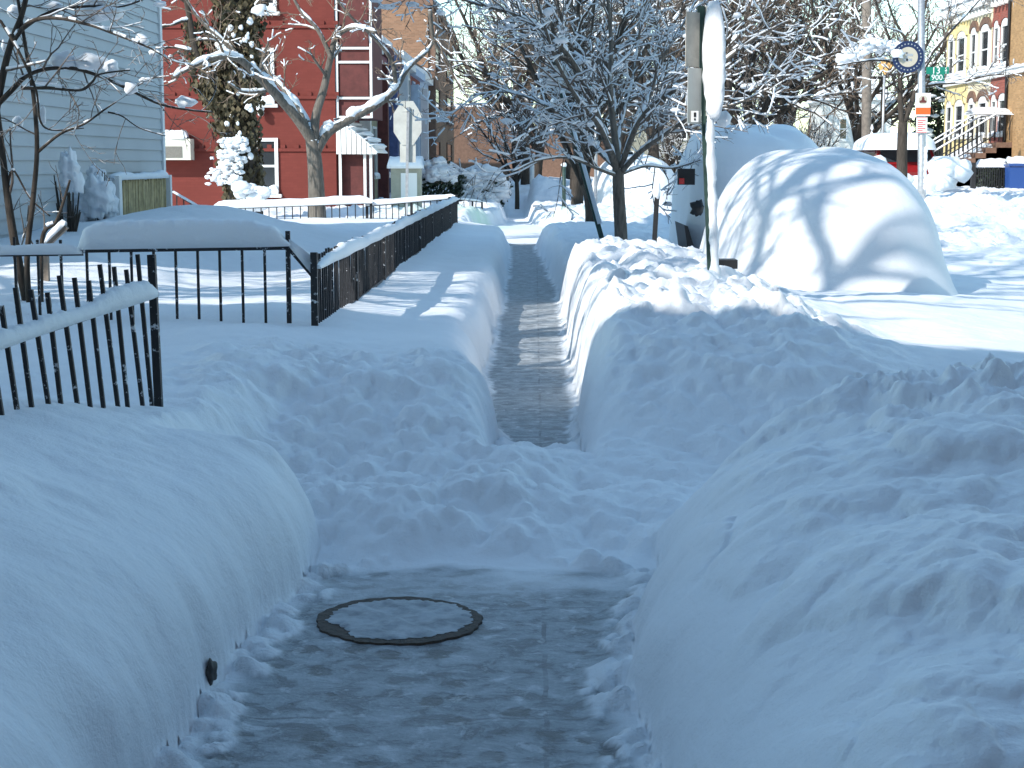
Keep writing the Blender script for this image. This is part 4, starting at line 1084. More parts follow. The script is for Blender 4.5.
# ------------------------------------------------------------------ white clapboard house
def clap_house():
    X, y0, y1, z0, z1 = -5.5, 13.5, 24.5, 0.3, 10.6
    t = thing('clapboard_house', 'pale clapboard house wall on the left behind the thin yard tree', 'house', (X - 3, 19, 0))
    e = 0.152; vs = []; fs = []; n = int((z1 - z0) / e)
    for i in range(n):
        za, zb = z0 + i * e, z0 + (i + 1) * e
        o = len(vs)
        vs += [(X + .028, y0, za), (X + .028, y1 - .1, za), (X + .006, y1 - .1, zb), (X + .006, y0, zb), (X + .003, y0, za), (X + .003, y1 - .1, za)]
        fs += [(o, o + 1, o + 2, o + 3), (o + 4, o + 5, o + 1, o)]
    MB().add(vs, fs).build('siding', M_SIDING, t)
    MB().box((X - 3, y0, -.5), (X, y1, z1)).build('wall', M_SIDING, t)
    MB().box((X - .06, y1 - .1, 0), (X + .045, y1 + .03, z1)).build('corner_board', M_WHITE, t)
    MB().box((X - 3.2, y0 - .2, z1), (X + .3, y1 + .25, z1 + .25)).build('cornice', M_WHITE, t)
    MB().box((X - 3.1, y0 - .1, z1 + .253), (X + .2, y1 + .15, z1 + .55)).build('roof_snow', M_CAP, t)
    # reed panel standing by the corner
    t2 = thing('reed_screen', 'tan reed fence panel beside a white post at the clapboard house corner', 'fence panel', (-5.2, 22, .8))
    a, b = atx(117, 178, -5.2), atx(165, 178, -5.2)
    g = random.Random(1); mb = MB(); y = a.y; zt = 1.42
    while y < b.y: 
        mb.bar((-5.2 + g.uniform(-.008, .008), y, .5), (-5.2 + g.uniform(-.008, .008), y, zt + g.uniform(-.03, .03)), 0.03); y += 0.034
    mb.build('reeds', M_WOOD, t2)
    MB().box((-5.23, a.y - .26, .4), (-5.11, a.y - .12, zt + .06)).build('post', M_WHITE, t2)
    MB().box((-5.23, b.y + .02, .4), (-5.13, b.y + .12, zt + .05)).build('post', M_WHITE, t2)
    mb = MB(); snow_ridge(mb, [(-5.2, a.y - .3, zt + .02), (-5.2, b.y + .1, zt + .02)], .14, .09, 3); mb.build('snow_cap', M_CAP, t2, True)
    # shrub under its snow hood
    c = at(68, 215, 17.2); t3 = thing('shrub', 'small dark shrub under a pointed hood of snow against the clapboards', 'shrub', (c.x, 17.2, .7))
    mb = MB()
    for i in range(16):
        a = g.uniform(0, 6.28); q = Vector((c.x + .13 * math.cos(a), 17.2 + .1 * math.sin(a), 1.1 + g.uniform(0, .45)))
        mb.tube([Vector((c.x + .02 * math.cos(a), 17.2, .5)), Vector((c.x + .07 * math.cos(a), 17.2, .9)), q], [.02, .014, .006], 5)
    mb.build('stems', M_BARK, t3, True)
    mb = MB(); k = 17.2 / F
    mb.blob(at(70, 172, 17.1), 9 * k, 9 * k, 20 * k, 22, 16, .26, 3.2, 1); mb.blob(at(77, 182, 17.1), 7 * k, 8 * k, 12 * k, 12, 8, .2, 2, 2); mb.blob(at(64, 163, 17.1), 4 * k, 5 * k, 12 * k, 12, 8, .2, 2, 5)
    mb.build('snow_hood', M_CAP, t3, True)
    c = at(100, 205, 19.5); t4 = thing('shrub', 'low bush buried under soft snow left of the reed panel', 'shrub', (c.x, 19.5, .7))
    mb = MB(); k = 19.5 / F
    for i, (px, py, rx, rz) in enumerate([(98, 196, 14, 20), (86, 206, 14, 14), (108, 204, 10, 18), (96, 180, 9, 14), (40, 226, 16, 9), (60, 222, 14, 10)]):
        mb.blob(at(px, py, 19.3 + .1 * i), rx * k, rx * k, rz * k, 24, 16, .26, 3.2, i * 2)
    mb.build('snow_hood', M_CAP, t4, True)
    mb = MB()
    for i in range(10):
        q = at(g.uniform(84, 112), g.uniform(170, 190), 19.4); mb.tube([Vector((c.x, 19.5, .5)), (Vector((c.x, 19.5, .8)) + q) * .5, q], [.015, .01, .005], 5)
    mb.build('stems', M_BARK, t4, True)
    # snow-laden plank leaning by the tree
    t5 = thing('timber_rail', 'short snow-topped timber rail slanting beside the slender tree', 'rail', at(58, 240, 13.5))
    a, b = at(45, 246, 13.5), at(66, 226, 13.5); MB().bar(a, b, .06, .05).build('plank', M_POLEWOOD, t5)
    MB().bar(Vector((a.x, a.y, .3)), a, .05).build('post', M_POLEWOOD, t5)
    mb = MB(); snow_ridge(mb, [a + Vector((0, 0, .02)), b + Vector((0, 0, .02))], .10, .07, 2, .04); mb.build('snow_cap', M_CAP, t5, True)
clap_house()

# near house on the left, outside the frame: it shades the whole foreground
def near_house():
    t = thing('row_house', 'tall brick row house next to the viewer, outside the picture on the left', 'house', (-10, -8, 0))
    X, Ye, Hh = -5.6, 0.75, 8.75
    MB().box((-17, -26, -.5), (X, Ye, Hh)).build('wall', M_BROWN, t)
    MB().box((-16.8, -4.1, Hh + .605), (-11.9, Ye - .02, Hh + 2.55)).build('added_shade_block', M_BROWN, t)  # unseen roof piece added to lengthen the shadow over the yard fence
    MB().box((-17.2, -26.2, Hh), (X + .25, Ye + .18, Hh + .3)).build('cornice', M_STONE, t)
    MB().box((-17.1, -26.1, Hh + .303), (X + .15, Ye + .08, Hh + .6)).build('roof_snow', M_CAP, t)
    MB().box((-16.5, -25, Hh + .61), (X - .1, -4.2, Hh + 4.4)).build('added_sky_block', M_BROWN, t)  # raised part added out of view to hide more sky from the foreground
    for yy in (-2, -5, -9, -12, -16):
        for zz in (1.6, 4.6, 7.2):
            f = MB().box((X, yy - .55, zz - .9), (X + .06, yy + .55, zz + .9)).build('window', M_WHITE, t)
            MB().box((X + .055, yy - .45, zz - .8), (X + .066, yy + .45, zz + .8)).build('pane', M_GLASS, f)
    t = thing('row_house', 'unseen house across the road behind the viewer, enlarged to darken the foreground', 'house', (20, -8, 0))  # out of view, made taller and nearer to block sky light
    MB().box((10.5, -34, -.5), (20, 7, 12)).build('wall', M_STONE, t)
    MB().box((10.3, -34.2, 12), (20.2, 7.2, 12.5)).build('roof_snow', M_CAP, t)
near_house()

# ------------------------------------------------------------------ red building and the row behind it
def window_y(par, x0, x1, z0, z1, Y, sill_snow=True, fm=M_WHITE, mull=True):
    """window in a wall that faces the camera (plane y = Y)"""
    f = MB(); fw = 0.09
    f.box((x0, Y - .06, z0), (x0 + fw, Y, z1)); f.box((x1 - fw, Y - .06, z0), (x1, Y, z1))
    f.box((x0 + fw, Y - .058, z1 - fw), (x1 - fw, Y, z1)); f.box((x0 + fw, Y - .058, z0), (x1 - fw, Y, z0 + fw))
    if mull: f.box((x0 + fw, Y - .045, (z0 + z1) / 2 - .03), (x1 - fw, Y, (z0 + z1) / 2 + .03))
    o = f.build('window', fm, par)
    MB().box((x0 + fw, Y - .02, z0 + fw), (x1 - fw, Y - .004, z1 - fw)).build('pane', M_GLASS, o)
    MB().box((x0 - .08, Y - .14, z0 - .09), (x1 + .08, Y - .002, z0 - .003)).build('sill', fm, o)
    if sill_snow:
        mb = MB(); snow_ridge(mb, [(x0, Y - .09, z0 - .01), (x1, Y - .09, z0 - .01)], .16, .28, int(x0 * 10) % 17, .06, 9, .3); mb.build('sill_snow', M_CAP, o, True)
    return o
def window_x(par, X, y0, y1, z0, z1, sgn, fm=M_WHITE, arch=0.0, archm=None, snow=True):
    """window in a wall parallel to the street; sgn = side its outside faces"""
    def bx(xa, xb, ya, yb, za, zb, mb): 
        mb.box((min(X + sgn * xa, X + sgn * xb), ya, za), (max(X + sgn * xa, X + sgn * xb), yb, zb))
    f = MB(); fw = .08
    bx(0, .07, y0, y0 + fw, z0, z1, f); bx(0, .07, y1 - fw, y1, z0, z1, f); bx(0, .066, y0 + fw, y1 - fw, z1 - fw, z1, f); bx(0, .066, y0 + fw, y1 - fw, z0, z0 + fw, f)
    bx(0, .05, y0 + fw, y1 - fw, (z0 + z1) / 2 - .03, (z0 + z1) / 2 + .03, f)
    if arch:
        n = 10; cy = (y0 + y1) / 2; hw = (y1 - y0) / 2
        poly = [Vector((X + sgn * .002, cy + hw * math.cos(math.pi * i / n), z1 + .003 + arch * math.sin(math.pi * i / n))) for i in range(n + 1)]
        f.prism(poly, (sgn * .06, 0, 0))
    o = f.build('window', fm, par)
    g = MB(); bx(.004, .02, y0 + fw, y1 - fw, z0 + fw, z1 - fw, g); g.build('pane', M_GLASS, o)
    if arch and archm:
        n = 10; cy = (y0 + y1) / 2; hw = (y1 - y0) / 2 + .05
        inner = [Vector((X + sgn * .002, cy + hw * math.cos(math.pi * i / n), z1 + .02 + arch * math.sin(math.pi * i / n))) for i in range(n + 1)]
        outer = [Vector((X + sgn * .002, cy + (hw + .18) * math.cos(math.pi * i / n), z1 + .02 + (arch + .26) * math.sin(math.pi * i / n))) for i in range(n + 1)]
        mb = MB(); mb.prism(outer + inner[::-1], (sgn * .09, 0, 0)); mb.build('arch', archm, o)
    s = MB(); bx(.002, .16, y0 - .07, y1 + .07, z0 - .1, z0 - .003, s); s.build('sill', fm, o)
    if snow:
        mb = MB(); snow_ridge(mb, [(X + sgn * .09, y0 - .05, z0 - .01), (X + sgn * .09, y1 + .05, z0 - .01)], .15, .14, int(y0 * 10) % 17, .1); mb.build('sill_snow', M_CAP, o, True)
    return o
def red_building():
    Y = 44.0; xr = at(336, 150, Y).x
    t = thing('red_house', 'red painted corner house with white-framed windows and an awning porch', 'house', (xr - 5, Y + 3, 0))
    MB().box((xr - 12, Y, -.5), (xr, Y + 6, 9.6)).build('wall', M_RED, t)
    for py in (149.5, 97, 26):
        z = at(300, py, Y).z; mb = MB(); mb.box((xr - 12, Y - .05, z - .05), (xr + .04, Y - .002, z + .03))
        x = xr - 11.9
        while x < xr: mb.box((x, Y - .045, z + .033), (x + .12, Y - .003, z + .13)); x += .36
        mb.build('brick_band', M_RED, t)
    def wpx(x0, x1, y0, y1, **k):
        a, b = at(x0, y0, Y), at(x1, y1, Y); window_y(t, a.x, b.x, b.z, a.z, Y, **k)
    wpx(254, 279, 138, 194); wpx(251, 275, 48, 104); wpx(254, 277, -45, 12)
    MB().box((xr - 12.1, Y - .15, 9.6), (xr + .2, Y + 6, 9.9)).build('cornice', M_MAROON, t)
    MB().box((xr - 12, Y - .05, 9.903), (xr + .1, Y + 5.9, 10.2)).build('roof_snow', M_CAP, t)
    # small white bracket light
    l = thing('wall_lamp', 'tiny white lamp bracket on the red wall between two windows', 'lamp', at(262, 111, Y))
    p = at(262, 111, Y); MB().box((p.x - .05, Y - .06, p.z - .08), (p.x + .05, Y - .002, p.z + .08)).build('bracket', M_WHITE, l)
    MB().blob((p.x, Y - .2, p.z - .06), .09, .11, .09, 10, 7, 0).build('lamp_head', M_SIGNW, l, True)
    MB().blob((p.x, Y - .18, p.z + .05), .11, .12, .07, 10, 7, .1).build('snow_cap', M_CAP, l, True)
    # porch on the street side
    pz = lambda px, py: at(px, py, Y)
    x1 = pz(372, 150).x; zt = pz(340, 122).z; ze = pz(372, 153).z; zbase = pz(340, 205).z
    MB().box((xr + .003, Y + .25, -.3), (x1 - .25, Y + 3.2, ze - .05)).build('porch_wall', M_MAROON, t)
    for xx, yy in ((x1 - .04, Y + .03), (x1 - .2, Y + .03), (xr + .10, Y + .03)):
        MB().box((xx - .035, yy, -.2), (xx + .035, yy + .07, ze + .02)).build('porch_post', M_WHITE, t)
    aw = MB(); n = 8
    xe = pz(377, 153).x
    for i in range(n):
        a, b = i / n, (i + 1) / n; xa, xb = xr + .02 + (xe - xr) * a, xr + .02 + (xe - xr) * b
        za, zb = zt + (ze - zt) * (a ** 1.35), zt + (ze - zt) * (b ** 1.35)
        aw.prism([(xa, Y - .1, ze - .03), (xb - .02, Y - .1, ze - .03), (xb - .02, Y - .1, zb), (xa, Y - .1, za)], (0, .03, 0))
        aw.prism([(xa, Y - .1, za), (xa, Y + 3, za), (xb, Y + 3, zb), (xb, Y - .1, zb)], (0, 0, .03))
    aw.build('awning', M_WHITE, t)
    mb = MB()
    for i in range(6):
        a = (i + .3) / 6; mb.blob((xr + (xe - xr) * a, Y + 1.4, zt + (ze - zt) * a ** 1.35 + .06), .24, 1.5, .09, 10, 8, .15, 2, i)
    mb.build('awning_snow', M_CAP, t, True)
    # enclosed upper balcony
    za, zb = pz(340, 118).z, pz(340, 40).z; xb = pz(372, 100).x
    MB().box((xr + .003, Y + .12, za), (xb, Y + 3, zb + 3)).build('balcony_wall', M_MAROON, t)
    fr = MB()
    for px in (337, 371): 
        p = pz(px, 100).x; fr.box((p - .03, Y + .04, za), (p + .03, Y + .117, zb + 2.6))
    for py in (117, 98, 62, 48):
        z = pz(340, py).z; fr.box((xr + .09, Y + .045, z - .03), (xb - .06, Y + .116, z + .03))
    fr.build('balcony_frame', M_WHITE, t)
    for a, b in ((96, 64), (46, 10)):
        MB().box((xr + .12, Y + .09, pz(340, a).z), (xb - .1, Y + .114, pz(340, b).z)).build('balcony_screen', M_MAROON, t)
    # air conditioner in the wall
    c0, c1 = at(166, 160, Y), at(194, 139, Y)
    a = thing('air_conditioner', 'beige window air conditioner sticking out of the red wall', 'air conditioner', (c0.x, Y, c0.z))
    MB().box((c0.x - .3, Y - .5, c0.z), (c1.x, Y - .002, c1.z)).build('case', M_AC, a)
    MB().box((c0.x - .25, Y - .515, c0.z + .06), (c1.x - .22, Y - .503, c1.z - .2)).build('grille', M_GRILLE, a)
    mb = MB(); snow_ridge(mb, [(c0.x - .3, Y - .28, c1.z), (c1.x - .1, Y - .28, c1.z)], .45, .22, 3, .05, 11, .3); mb.build('snow_cap', M_CAP, a, True)
red_building()
def row_house(label, y0, y1, h, m, trim, X=-5.3, cat='house', sn=0, depth=9, floors=((1.0, 2.7), (3.5, 5.0)), bay=True, name='row_house'):
    t = thing(name, label, cat, (X - 4, y0, 0), )
    MB().box((X - depth, y0 + .004, -.5), (X, y1 - .004, h)).build('wall', m, t)
    MB().box((X - depth, y0 + .004, h + .002), (X + .25, y1 - .004, h + .3)).build('cornice', trim, t)
    MB().box((X - depth, y0 + .05, h + .304), (X + .2, y1 - .05, h + .55)).build('roof_snow', M_CAP, t)
    n = 2; w_ = (y1 - y0) / n
    for za, zb in floors:
        for i in range(n):
            window_x(t, X, y0 + w_ * i + w_ * .28, y0 + w_ * i + w_ * .72, za + .2, zb + .1, 1, trim if trim is not M_MAROON else M_WHITE)
    dy = y0 + .5
    MB().box((X + .01, y0 + .12, -.2), (X + .35, y0 + .5, h - .4)).build('pilaster', trim, t)
    return t
row_house('olive-brown two-storey house joined to the red corner house', 50.0, 56.0, 5.2, M_OLIVE, M_OFFW)
row_house('mauve two-storey house between the olive and the blue houses', 56.0, 60.0, 5.3, M_MAUVE, M_MAROON)
row_house('deep blue two-storey house seen just left of the octagonal sign', 60.0, 65.0, 5.2, M_BLUE, M_BLUE)
row_house('off-white two-storey house behind the octagonal sign', 65.0, 71.0, 5.4, M_OFFW, M_WHITE)
row_house('dark red two-storey house with pale trim right of the octagonal sign', 71.0, 77.0, 5.3, M_REDB, M_PALEB)
row_house('pale blue-white house next to the tall brown brick building', 77.0, 83.0, 5.4, M_PALEB, M_WHITE)
row_house('tall brown brick building with a blank side wall above the coloured row', 83.0, 109.0, 9.3, M_BROWN, M_STONE, depth=10, floors=((1.0, 2.7), (3.8, 5.5), (6.4, 8.1)), name='brick_building', cat='building')
row_house('low brown house at the far end of the left row, behind bare twigs', 118.0, 130.0, 5.2, M_STONE, M_STONE, X=-2.2, depth=9, name='brick_building', cat='building')
def far_hall():
    t = thing('brick_building', 'long low brown building closing the street behind the snowy bush', 'building', (-2, 140, 0))
    MB().box((-6, 138, -.5), (6, 150, 4.2)).build('wall', M_STONE, t)
    MB().box((-6.2, 137.7, 4.203), (6.2, 150, 4.6)).build('roof_snow', M_CAP, t)
far_hall()

# ------------------------------------------------------------------ right-hand houses
YE = {p: atx(p, 100, 17.9).y for p in (945, 967.5, 990, 1010.5)}
def right_house(label, y0, y1, h, m, wins, X=17.9, arch=None, trim=M_WHITE, name='row_house'):
    t = thing(name, label, 'house', (X + 4, y0, 0))
    MB().box((X, y0 + .004, -.5), (X + 9, y1 - .004, h)).build('wall', m, t)
    mb = MB(); mb.box((X - .35, y0 + .004, h + .002), (X + 9, y1 - .004, h + .32))
    y = y0 + .2
    while y < y1 - .2: mb.box((X - .25, y, h - .3), (X - .003, y + .14, h)); y += .5
    mb.build('cornice', trim, t)
    mb = MB()
    mb.box((X - .3, y0 + .05, h + .324), (X + 8.9, y1 - .05, h + .5)); snow_ridge(mb, [(X - .12, y0 + .05, h + .42), (X - .12, y1 - .05, h + .42)], .6, .35, 3, .2)
    mb.build('roof_snow', M_CAP, t)
    zb = 5.0
    MB().box((X - .12, y0 + .006, zb - .12), (X - .002, y1 - .006, zb + .08)).build('string_course', trim, t)
    mb = MB(); snow_ridge(mb, [(X - .08, y0 + .05, zb + .08), (X - .08, y1 - .05, zb + .08)], .18, .13, 5, .15); mb.build('ledge_snow', M_CAP, t, True)
    for (a, b) in wins:
        window_x(t, X, a, b, 5.3, 6.85, -1, M_WHITE, .22, arch); window_x(t, X, a, b, 2.7, 4.05, -1, M_WHITE, .2, arch)
    return t
right_house('yellow painted row house, leftmost of the houses across the road', YE[967.5], YE[945], 7.75, M_YELLOW, ((YE[967.5] + .5, YE[967.5] + 1.8), (YE[945] - 1.4, YE[945] - .5)), arch=M_YELLOW)
right_house('cream row house with brown brick window arches across the road', YE[990], YE[967.5], 7.75, M_CREAM, ((YE[990] + .3, YE[990] + 1.5), (YE[967.5] - 1.2, YE[967.5] - .4)), arch=M_STONE)
right_house('red brick row house with white arched windows across the road', YE[1010.5], YE[990], 7.9, M_REDB, ((YE[1010.5] + .4, YE[1010.5] + 1.4), (YE[990] - 1.05, YE[990] - .4)), arch=M_REDB)
t = right_house('tan brick house at the right edge of the picture', 52, YE[1010.5], 8.6, M_TAN, ((53, 54.2), (56, 57.2)), X=17.75)
MB().tube([(17.68, YE[1010.5] - .2, 8.4), (17.68, YE[1010.5] - .2, 7.9), (17.66, YE[1010.5] - .18, .5)], .06, 8).build('downpipe', M_IRON, t, True)
MB().box((17.5, YE[1010.5] - .34, 8.1), (17.748, YE[1010.5] - .01, 8.55)).build('hopper', M_IRON, t)

def stoop():
    t = thing('front_steps', 'brown stone steps with iron railings climbing to the red brick house', 'steps', (15.8, 63, .6))
    mb = MB(); n = 7
    for i in range(n):
        mb.box((14.9 + i * .38, 62.3, .3), (17.88, 64.2, 1.0 + (i + 1) * .2 - .004 * i))
    mb.build('steps', M_STONE, t)
    mb = MB()
    for i in range(n - 1):
        snow_ridge(mb, [(15.12 + i * .38, 62.7, 1.0 + (i + 1) * .2), (15.12 + i * .38, 64.2, 1.0 + (i + 1) * .2)], .34, .16, i, .15)
    mb.build('step_snow', M_CAP, t, True)
    for yy in (62.25, 64.3):
        a, b, c = Vector((14.8, yy, 2.0)), Vector((17.1, yy, 3.4)), Vector((17.8, yy, 3.4))
        mb = MB(); mb.bar(a, b, .05); mb.bar(b, c, .05); mb.bar(a - Vector((0, 0, .75)), b - Vector((0, 0, .75)), .04)
        for i in range(15):
            p = a.lerp(b, i / 14); mb.bar(p - Vector((0, 0, .95 if i else 1.4)), p, .028 if i % 5 else .05)
        for i in range(5):
            p = b.lerp(c, i / 4); mb.bar(p - Vector((0, 0, .95)), p, .028)
        mb.build('railing', M_IRON, t)
        mb = MB(); snow_ridge(mb, [a, b, c], .07, .07, 3, .2); mb.build('railing_snow', M_CAP, t, True)
    MB().box((16.4, 62.5, 3.42), (17.85, 64.1, 3.5)).build('porch_roof', M_WHITE, t)
    mb = MB(); snow_ridge(mb, [(16.35, 63.3, 3.5), (17.85, 63.3, 3.5)], 1.5, .2, 3, .2); mb.build('porch_snow', M_CAP, t, True)
    t = thing('iron_railing', 'black iron railing on the snowy steps of the yellow house', 'railing', (15.5, 67.5, .6))
    a, b = Vector((14.6, 67.4, 1.6)), Vector((17.6, 67.4, 3.5)); mb = MB(); mb.bar(a, b, .05); mb.bar(a - Vector((0, 0, .8)), b - Vector((0, 0, .8)), .04)
    for i in range(19):
        p = a.lerp(b, i / 18); mb.bar(p - Vector((0, 0, 1.0)), p, .03 if i % 6 else .055)
    mb.build('railing', M_IRON, t)
    mb = MB(); snow_ridge(mb, [a, b], .08, .06, 3, .2); mb.build('railing_snow', M_CAP, t, True)
    mb = MB(); mb.prism([(14.7, 66.2, 0), (17.7, 66.2, 0), (17.7, 66.2, 2.6), (14.7, 66.2, .8)], (0, 1.1, 0)); mb.build('snowy_steps', M_CAP, t)
    t = thing('iron_fence', 'low black yard fence with stout posts in front of the brown steps', 'fence', (14.5, 58, .5))
    for i in range(14): 
        p = at(974 + i * 2.3, 172, 58); MB().bar((p.x, 58, .5), (p.x, 58, p.z + .16), .03).build('picket', M_IRON, t)
    a, b = at(973, 167, 58), at(1005, 167, 58); MB().bar(a, b, .04).build('rail', M_IRON, t)
    for px in (973, 1008): 
        p = at(px, 166, 58); MB().bar((p.x, 57.95, .4), (p.x, 57.95, p.z + .12), .14).build('post', M_IRON, t)
    mb = MB(); snow_ridge(mb, [a, b], .14, .12, 3, .2); mb.build('snow_cap', M_CAP, t, True)
    c = at(995, 172, 58.8); t = thing('hedge', 'clipped dark hedge under a snow slab behind the low yard fence', 'hedge', (c.x, 58.8, .5))
    leafbox('foliage', M_LEAFD, t, (c.x - .5, 58.4, .6), (c.x + .85, 59.6, c.z + .18), 1500, .06)
    mb = MB(); snow_ridge(mb, [(c.x - .6, 59, c.z + .15), (c.x + .95, 59, c.z + .18)], 1.2, .3, 3, .12, 11); mb.build('snow_cap', M_CAP, t, True)
    c = at(1016, 172, 57.6); t = thing('wheelie_bin', 'blue plastic bin with snow on its lid at the right edge', 'bin', (c.x, 57.6, .5))
    MB().prism([(c.x - .26, 57.4, .5), (c.x + .26, 57.4, .5), (c.x + .3, 57.35, c.z + .2), (c.x - .3, 57.35, c.z + .2)], (0, .55, 0)).build('body', M_BIN, t)
    MB().box((c.x - .33, 57.3, c.z + .203), (c.x + .33, 58.0, c.z + .28)).build('lid', M_BIN, t)
    mb = MB(); snow_ridge(mb, [(c.x - .35, 57.65, c.z + .28), (c.x + .35, 57.65, c.z + .28)], .7, .25, 3, .08, 11); mb.build('snow_cap', M_CAP, t, True)
def leafbox(name, m, t, lo, hi, n, s, ell=False, seed=4):
    g = random.Random(seed); V = []; Q = []
    c = [(a + b) / 2 for a, b in zip(lo, hi)]; r = [(b - a) / 2 for a, b in zip(lo, hi)]
    for k in range(n):
        if ell:
            d = Vector((g.gauss(0, 1), g.gauss(0, 1), g.gauss(0, 1))).normalized() * (g.uniform(.45, 1) ** .5) * (1 + .12 * math.sin(k))
            p = Vector([c[i] + d[i] * r[i] for i in range(3)])
        else: p = Vector([g.uniform(lo[i], hi[i]) for i in range(3)])
        nn = Vector((g.gauss(0, 1), g.gauss(0, 1), g.gauss(0, 1))).normalized(); x = nn.orthogonal().normalized() * s * g.uniform(.6, 1.4); y = nn.cross(x) * .6
        o = len(V); V.extend([(p - x)[:], (p - y)[:], (p + x)[:], (p + y)[:]]); Q.append((o, o + 1, o + 2, o + 3))
    return link(name, npmesh(name, V, Q), m, t)
stoop()

def back_blocker():
    t = thing('sky_blocker', 'unseen tall block added behind the viewer to darken the foreground', 'building', (-4, -20, 0))  # unseen mass added behind the camera to cut sky light on the foreground
    MB().box((-16, -32, -.5), (9.0, -6.5, 15)).build('wall', M_STONE, t)
    MB().box((-16.2, -32.2, 15), (9.2, -6.4, 15.4)).build('roof_snow', M_CAP, t)
back_blocker()
def far_evergreen():
    c = at(937, 170, 79); t = thing('evergreen_tree', 'dark evergreen beside the yellow house, dusted with snow', 'tree', (c.x, 79, .3))
    MB().tube([(c.x, 79, 0), (c.x, 79, 5.5)], [.2, .05], 8).build('trunk', M_BARK, t, True)
    leafbox('crown', M_LEAFD, t, (c.x - 1.1, 78, .6), (c.x + 1.3, 80.2, 6.0), 3000, .12, True, 15)
    g = random.Random(6); mb = MB()
    for i in range(40):
        a = g.uniform(3.3, 6.1); z = g.uniform(1, 5.6); w_ = math.sqrt(max(.05, 1 - ((z - 3.3) / 2.8) ** 2)); r = g.uniform(.08, .22)
        mb.blob((c.x + 1.15 * w_ * math.cos(a), 79 + 1.1 * w_ * math.sin(a), z), r * 1.5, r, r * .6, 8, 6, .3, 2.5, i)
    mb.build('snow_load', M_CAP, t, True)
far_evergreen()

# pale house far behind
def white_house():
    t = thing('white_house', 'pale far house with one dark window behind the frosted trees', 'house', (19, 120, 0))
    a, b = at(828, 100, 118), at(890, 160, 118)
    MB().box((a.x, 118, -.5), (b.x, 126, a.z)).build('wall', M_OFFW, t)
    MB().prism([(a.x - .4, 117.7, a.z), (b.x + .4, 117.7, a.z), ((a.x + b.x) / 2, 117.7, a.z + 2.2)], (0, 8.5, 0)).build('roof', M_CAP, t)
    for px in (843, 872):
        p, q = at(px - 4, 118, 118), at(px + 4, 140, 118); window_y(t, p.x, q.x, q.z, p.z, 118, False)
white_house()
def far_row():
    t = thing('white_house', 'long pale house with a snow roof closing the road beyond the middle tree', 'house', (11, 146, 0))
    MB().box((6.3, 145, -.5), (17, 153, 6.0)).build('wall', M_CABINET, t)
    MB().prism([(6.0, 144.7, 6.003), (17.3, 144.7, 6.003), (11.6, 144.7, 8.4)], (0, 8.6, 0)).build('roof', M_CAP, t)
    for x in (7.5, 9.8, 12.1, 14.4): 
        for z in (.9, 3.6): window_y(t, x, x + 1.1, z, z + 1.7, 145, False)
far_row()

# ------------------------------------------------------------------ bushes and cabinet at the far corner
def corner_things():
    g = random.Random(8)
    k = 48.6 / F
    c = at(436, 175, 48.6); t = thing('evergreen_bush', 'dark evergreen bush capped with snow right of the octagonal sign', 'bush', (c.x, 48.6, .3))
    leafbox('foliage', M_LEAFD, t, (c.x - .8, 47.9, .2), (c.x + .8, 49.4, c.z + .45), 3200, .055, True, 5)
    mb = MB()
    for i in range(46):
        a = g.uniform(0, 6.28); e = g.random() ** .5; px, py = 437 + 17 * e * math.cos(a), 173 - abs(14 * e * math.sin(a)) + g.uniform(0, 10); r = g.uniform(2.2, 6.5)
        mb.blob(at(px, py, 48.2 - .5 * (1 - e)), r * 1.25 * k, r * k, r * .7 * k, 12, 8, .3, 2.6, i)
    mb.build('snow_cap', M_CAP, t, True)
    c = at(480, 185, 49.8); t = thing('round_bush', 'big round bush almost fully buried in blue-shaded snow', 'bush', (c.x, 49.8, .3))
    leafbox('foliage', M_LEAFD, t, (c.x - .8, 49.2, .2), (c.x + .9, 50.6, c.z + .5), 4200, .05, True, 6)
    mb = MB()
    for i, (px, py, rx, rz) in enumerate([(478, 186, 20, 16), (486, 176, 16, 12), (468, 180, 13, 13), (500, 190, 11, 12), (470, 196, 12, 10), (492, 200, 10, 8)]): mb.blob(at(px, py, 49.7), rx * k, rx * k, rz * k, 22, 14, .2, 2.6, i)
    for i in range(40):
        a = g.uniform(0, 6.28); px, py = 483 + 24 * math.cos(a) * g.uniform(.5, 1.05), 186 - 18 * math.sin(a) * g.uniform(.4, 1.05); r = g.uniform(2.5, 6); mb.blob(at(px, py, 49.0), r * 1.3 * k, r * k, r * .7 * k, 10, 7, .3, 2.6, i)
    mb.build('snow_cap', M_CAP, t, True)
    a, b = at(391, 196, 42), at(420, 166, 42); t = thing('utility_cabinet', 'grey-green box with a pale front panel under a thick snow cap', 'cabinet', ((a.x + b.x) / 2, 42, .3))
    MB().box((a.x, 42, .2), (b.x, 42.7, b.z - .04)).build('body', M_CABINET, t)
    p, q = at(401, 186, 42), at(417, 173, 42); MB().box((p.x, 41.97, p.z - .3), (q.x, 41.997, q.z)).build('panel', M_SIGNW, t)
    mb = MB(); snow_ridge(mb, [(a.x - .1, 42.35, b.z - .05), (b.x + .1, 42.35, b.z - .05)], .95, .3, 3, .06, 13, .1); mb.build('snow_cap', M_CAP, t, True)
corner_things()

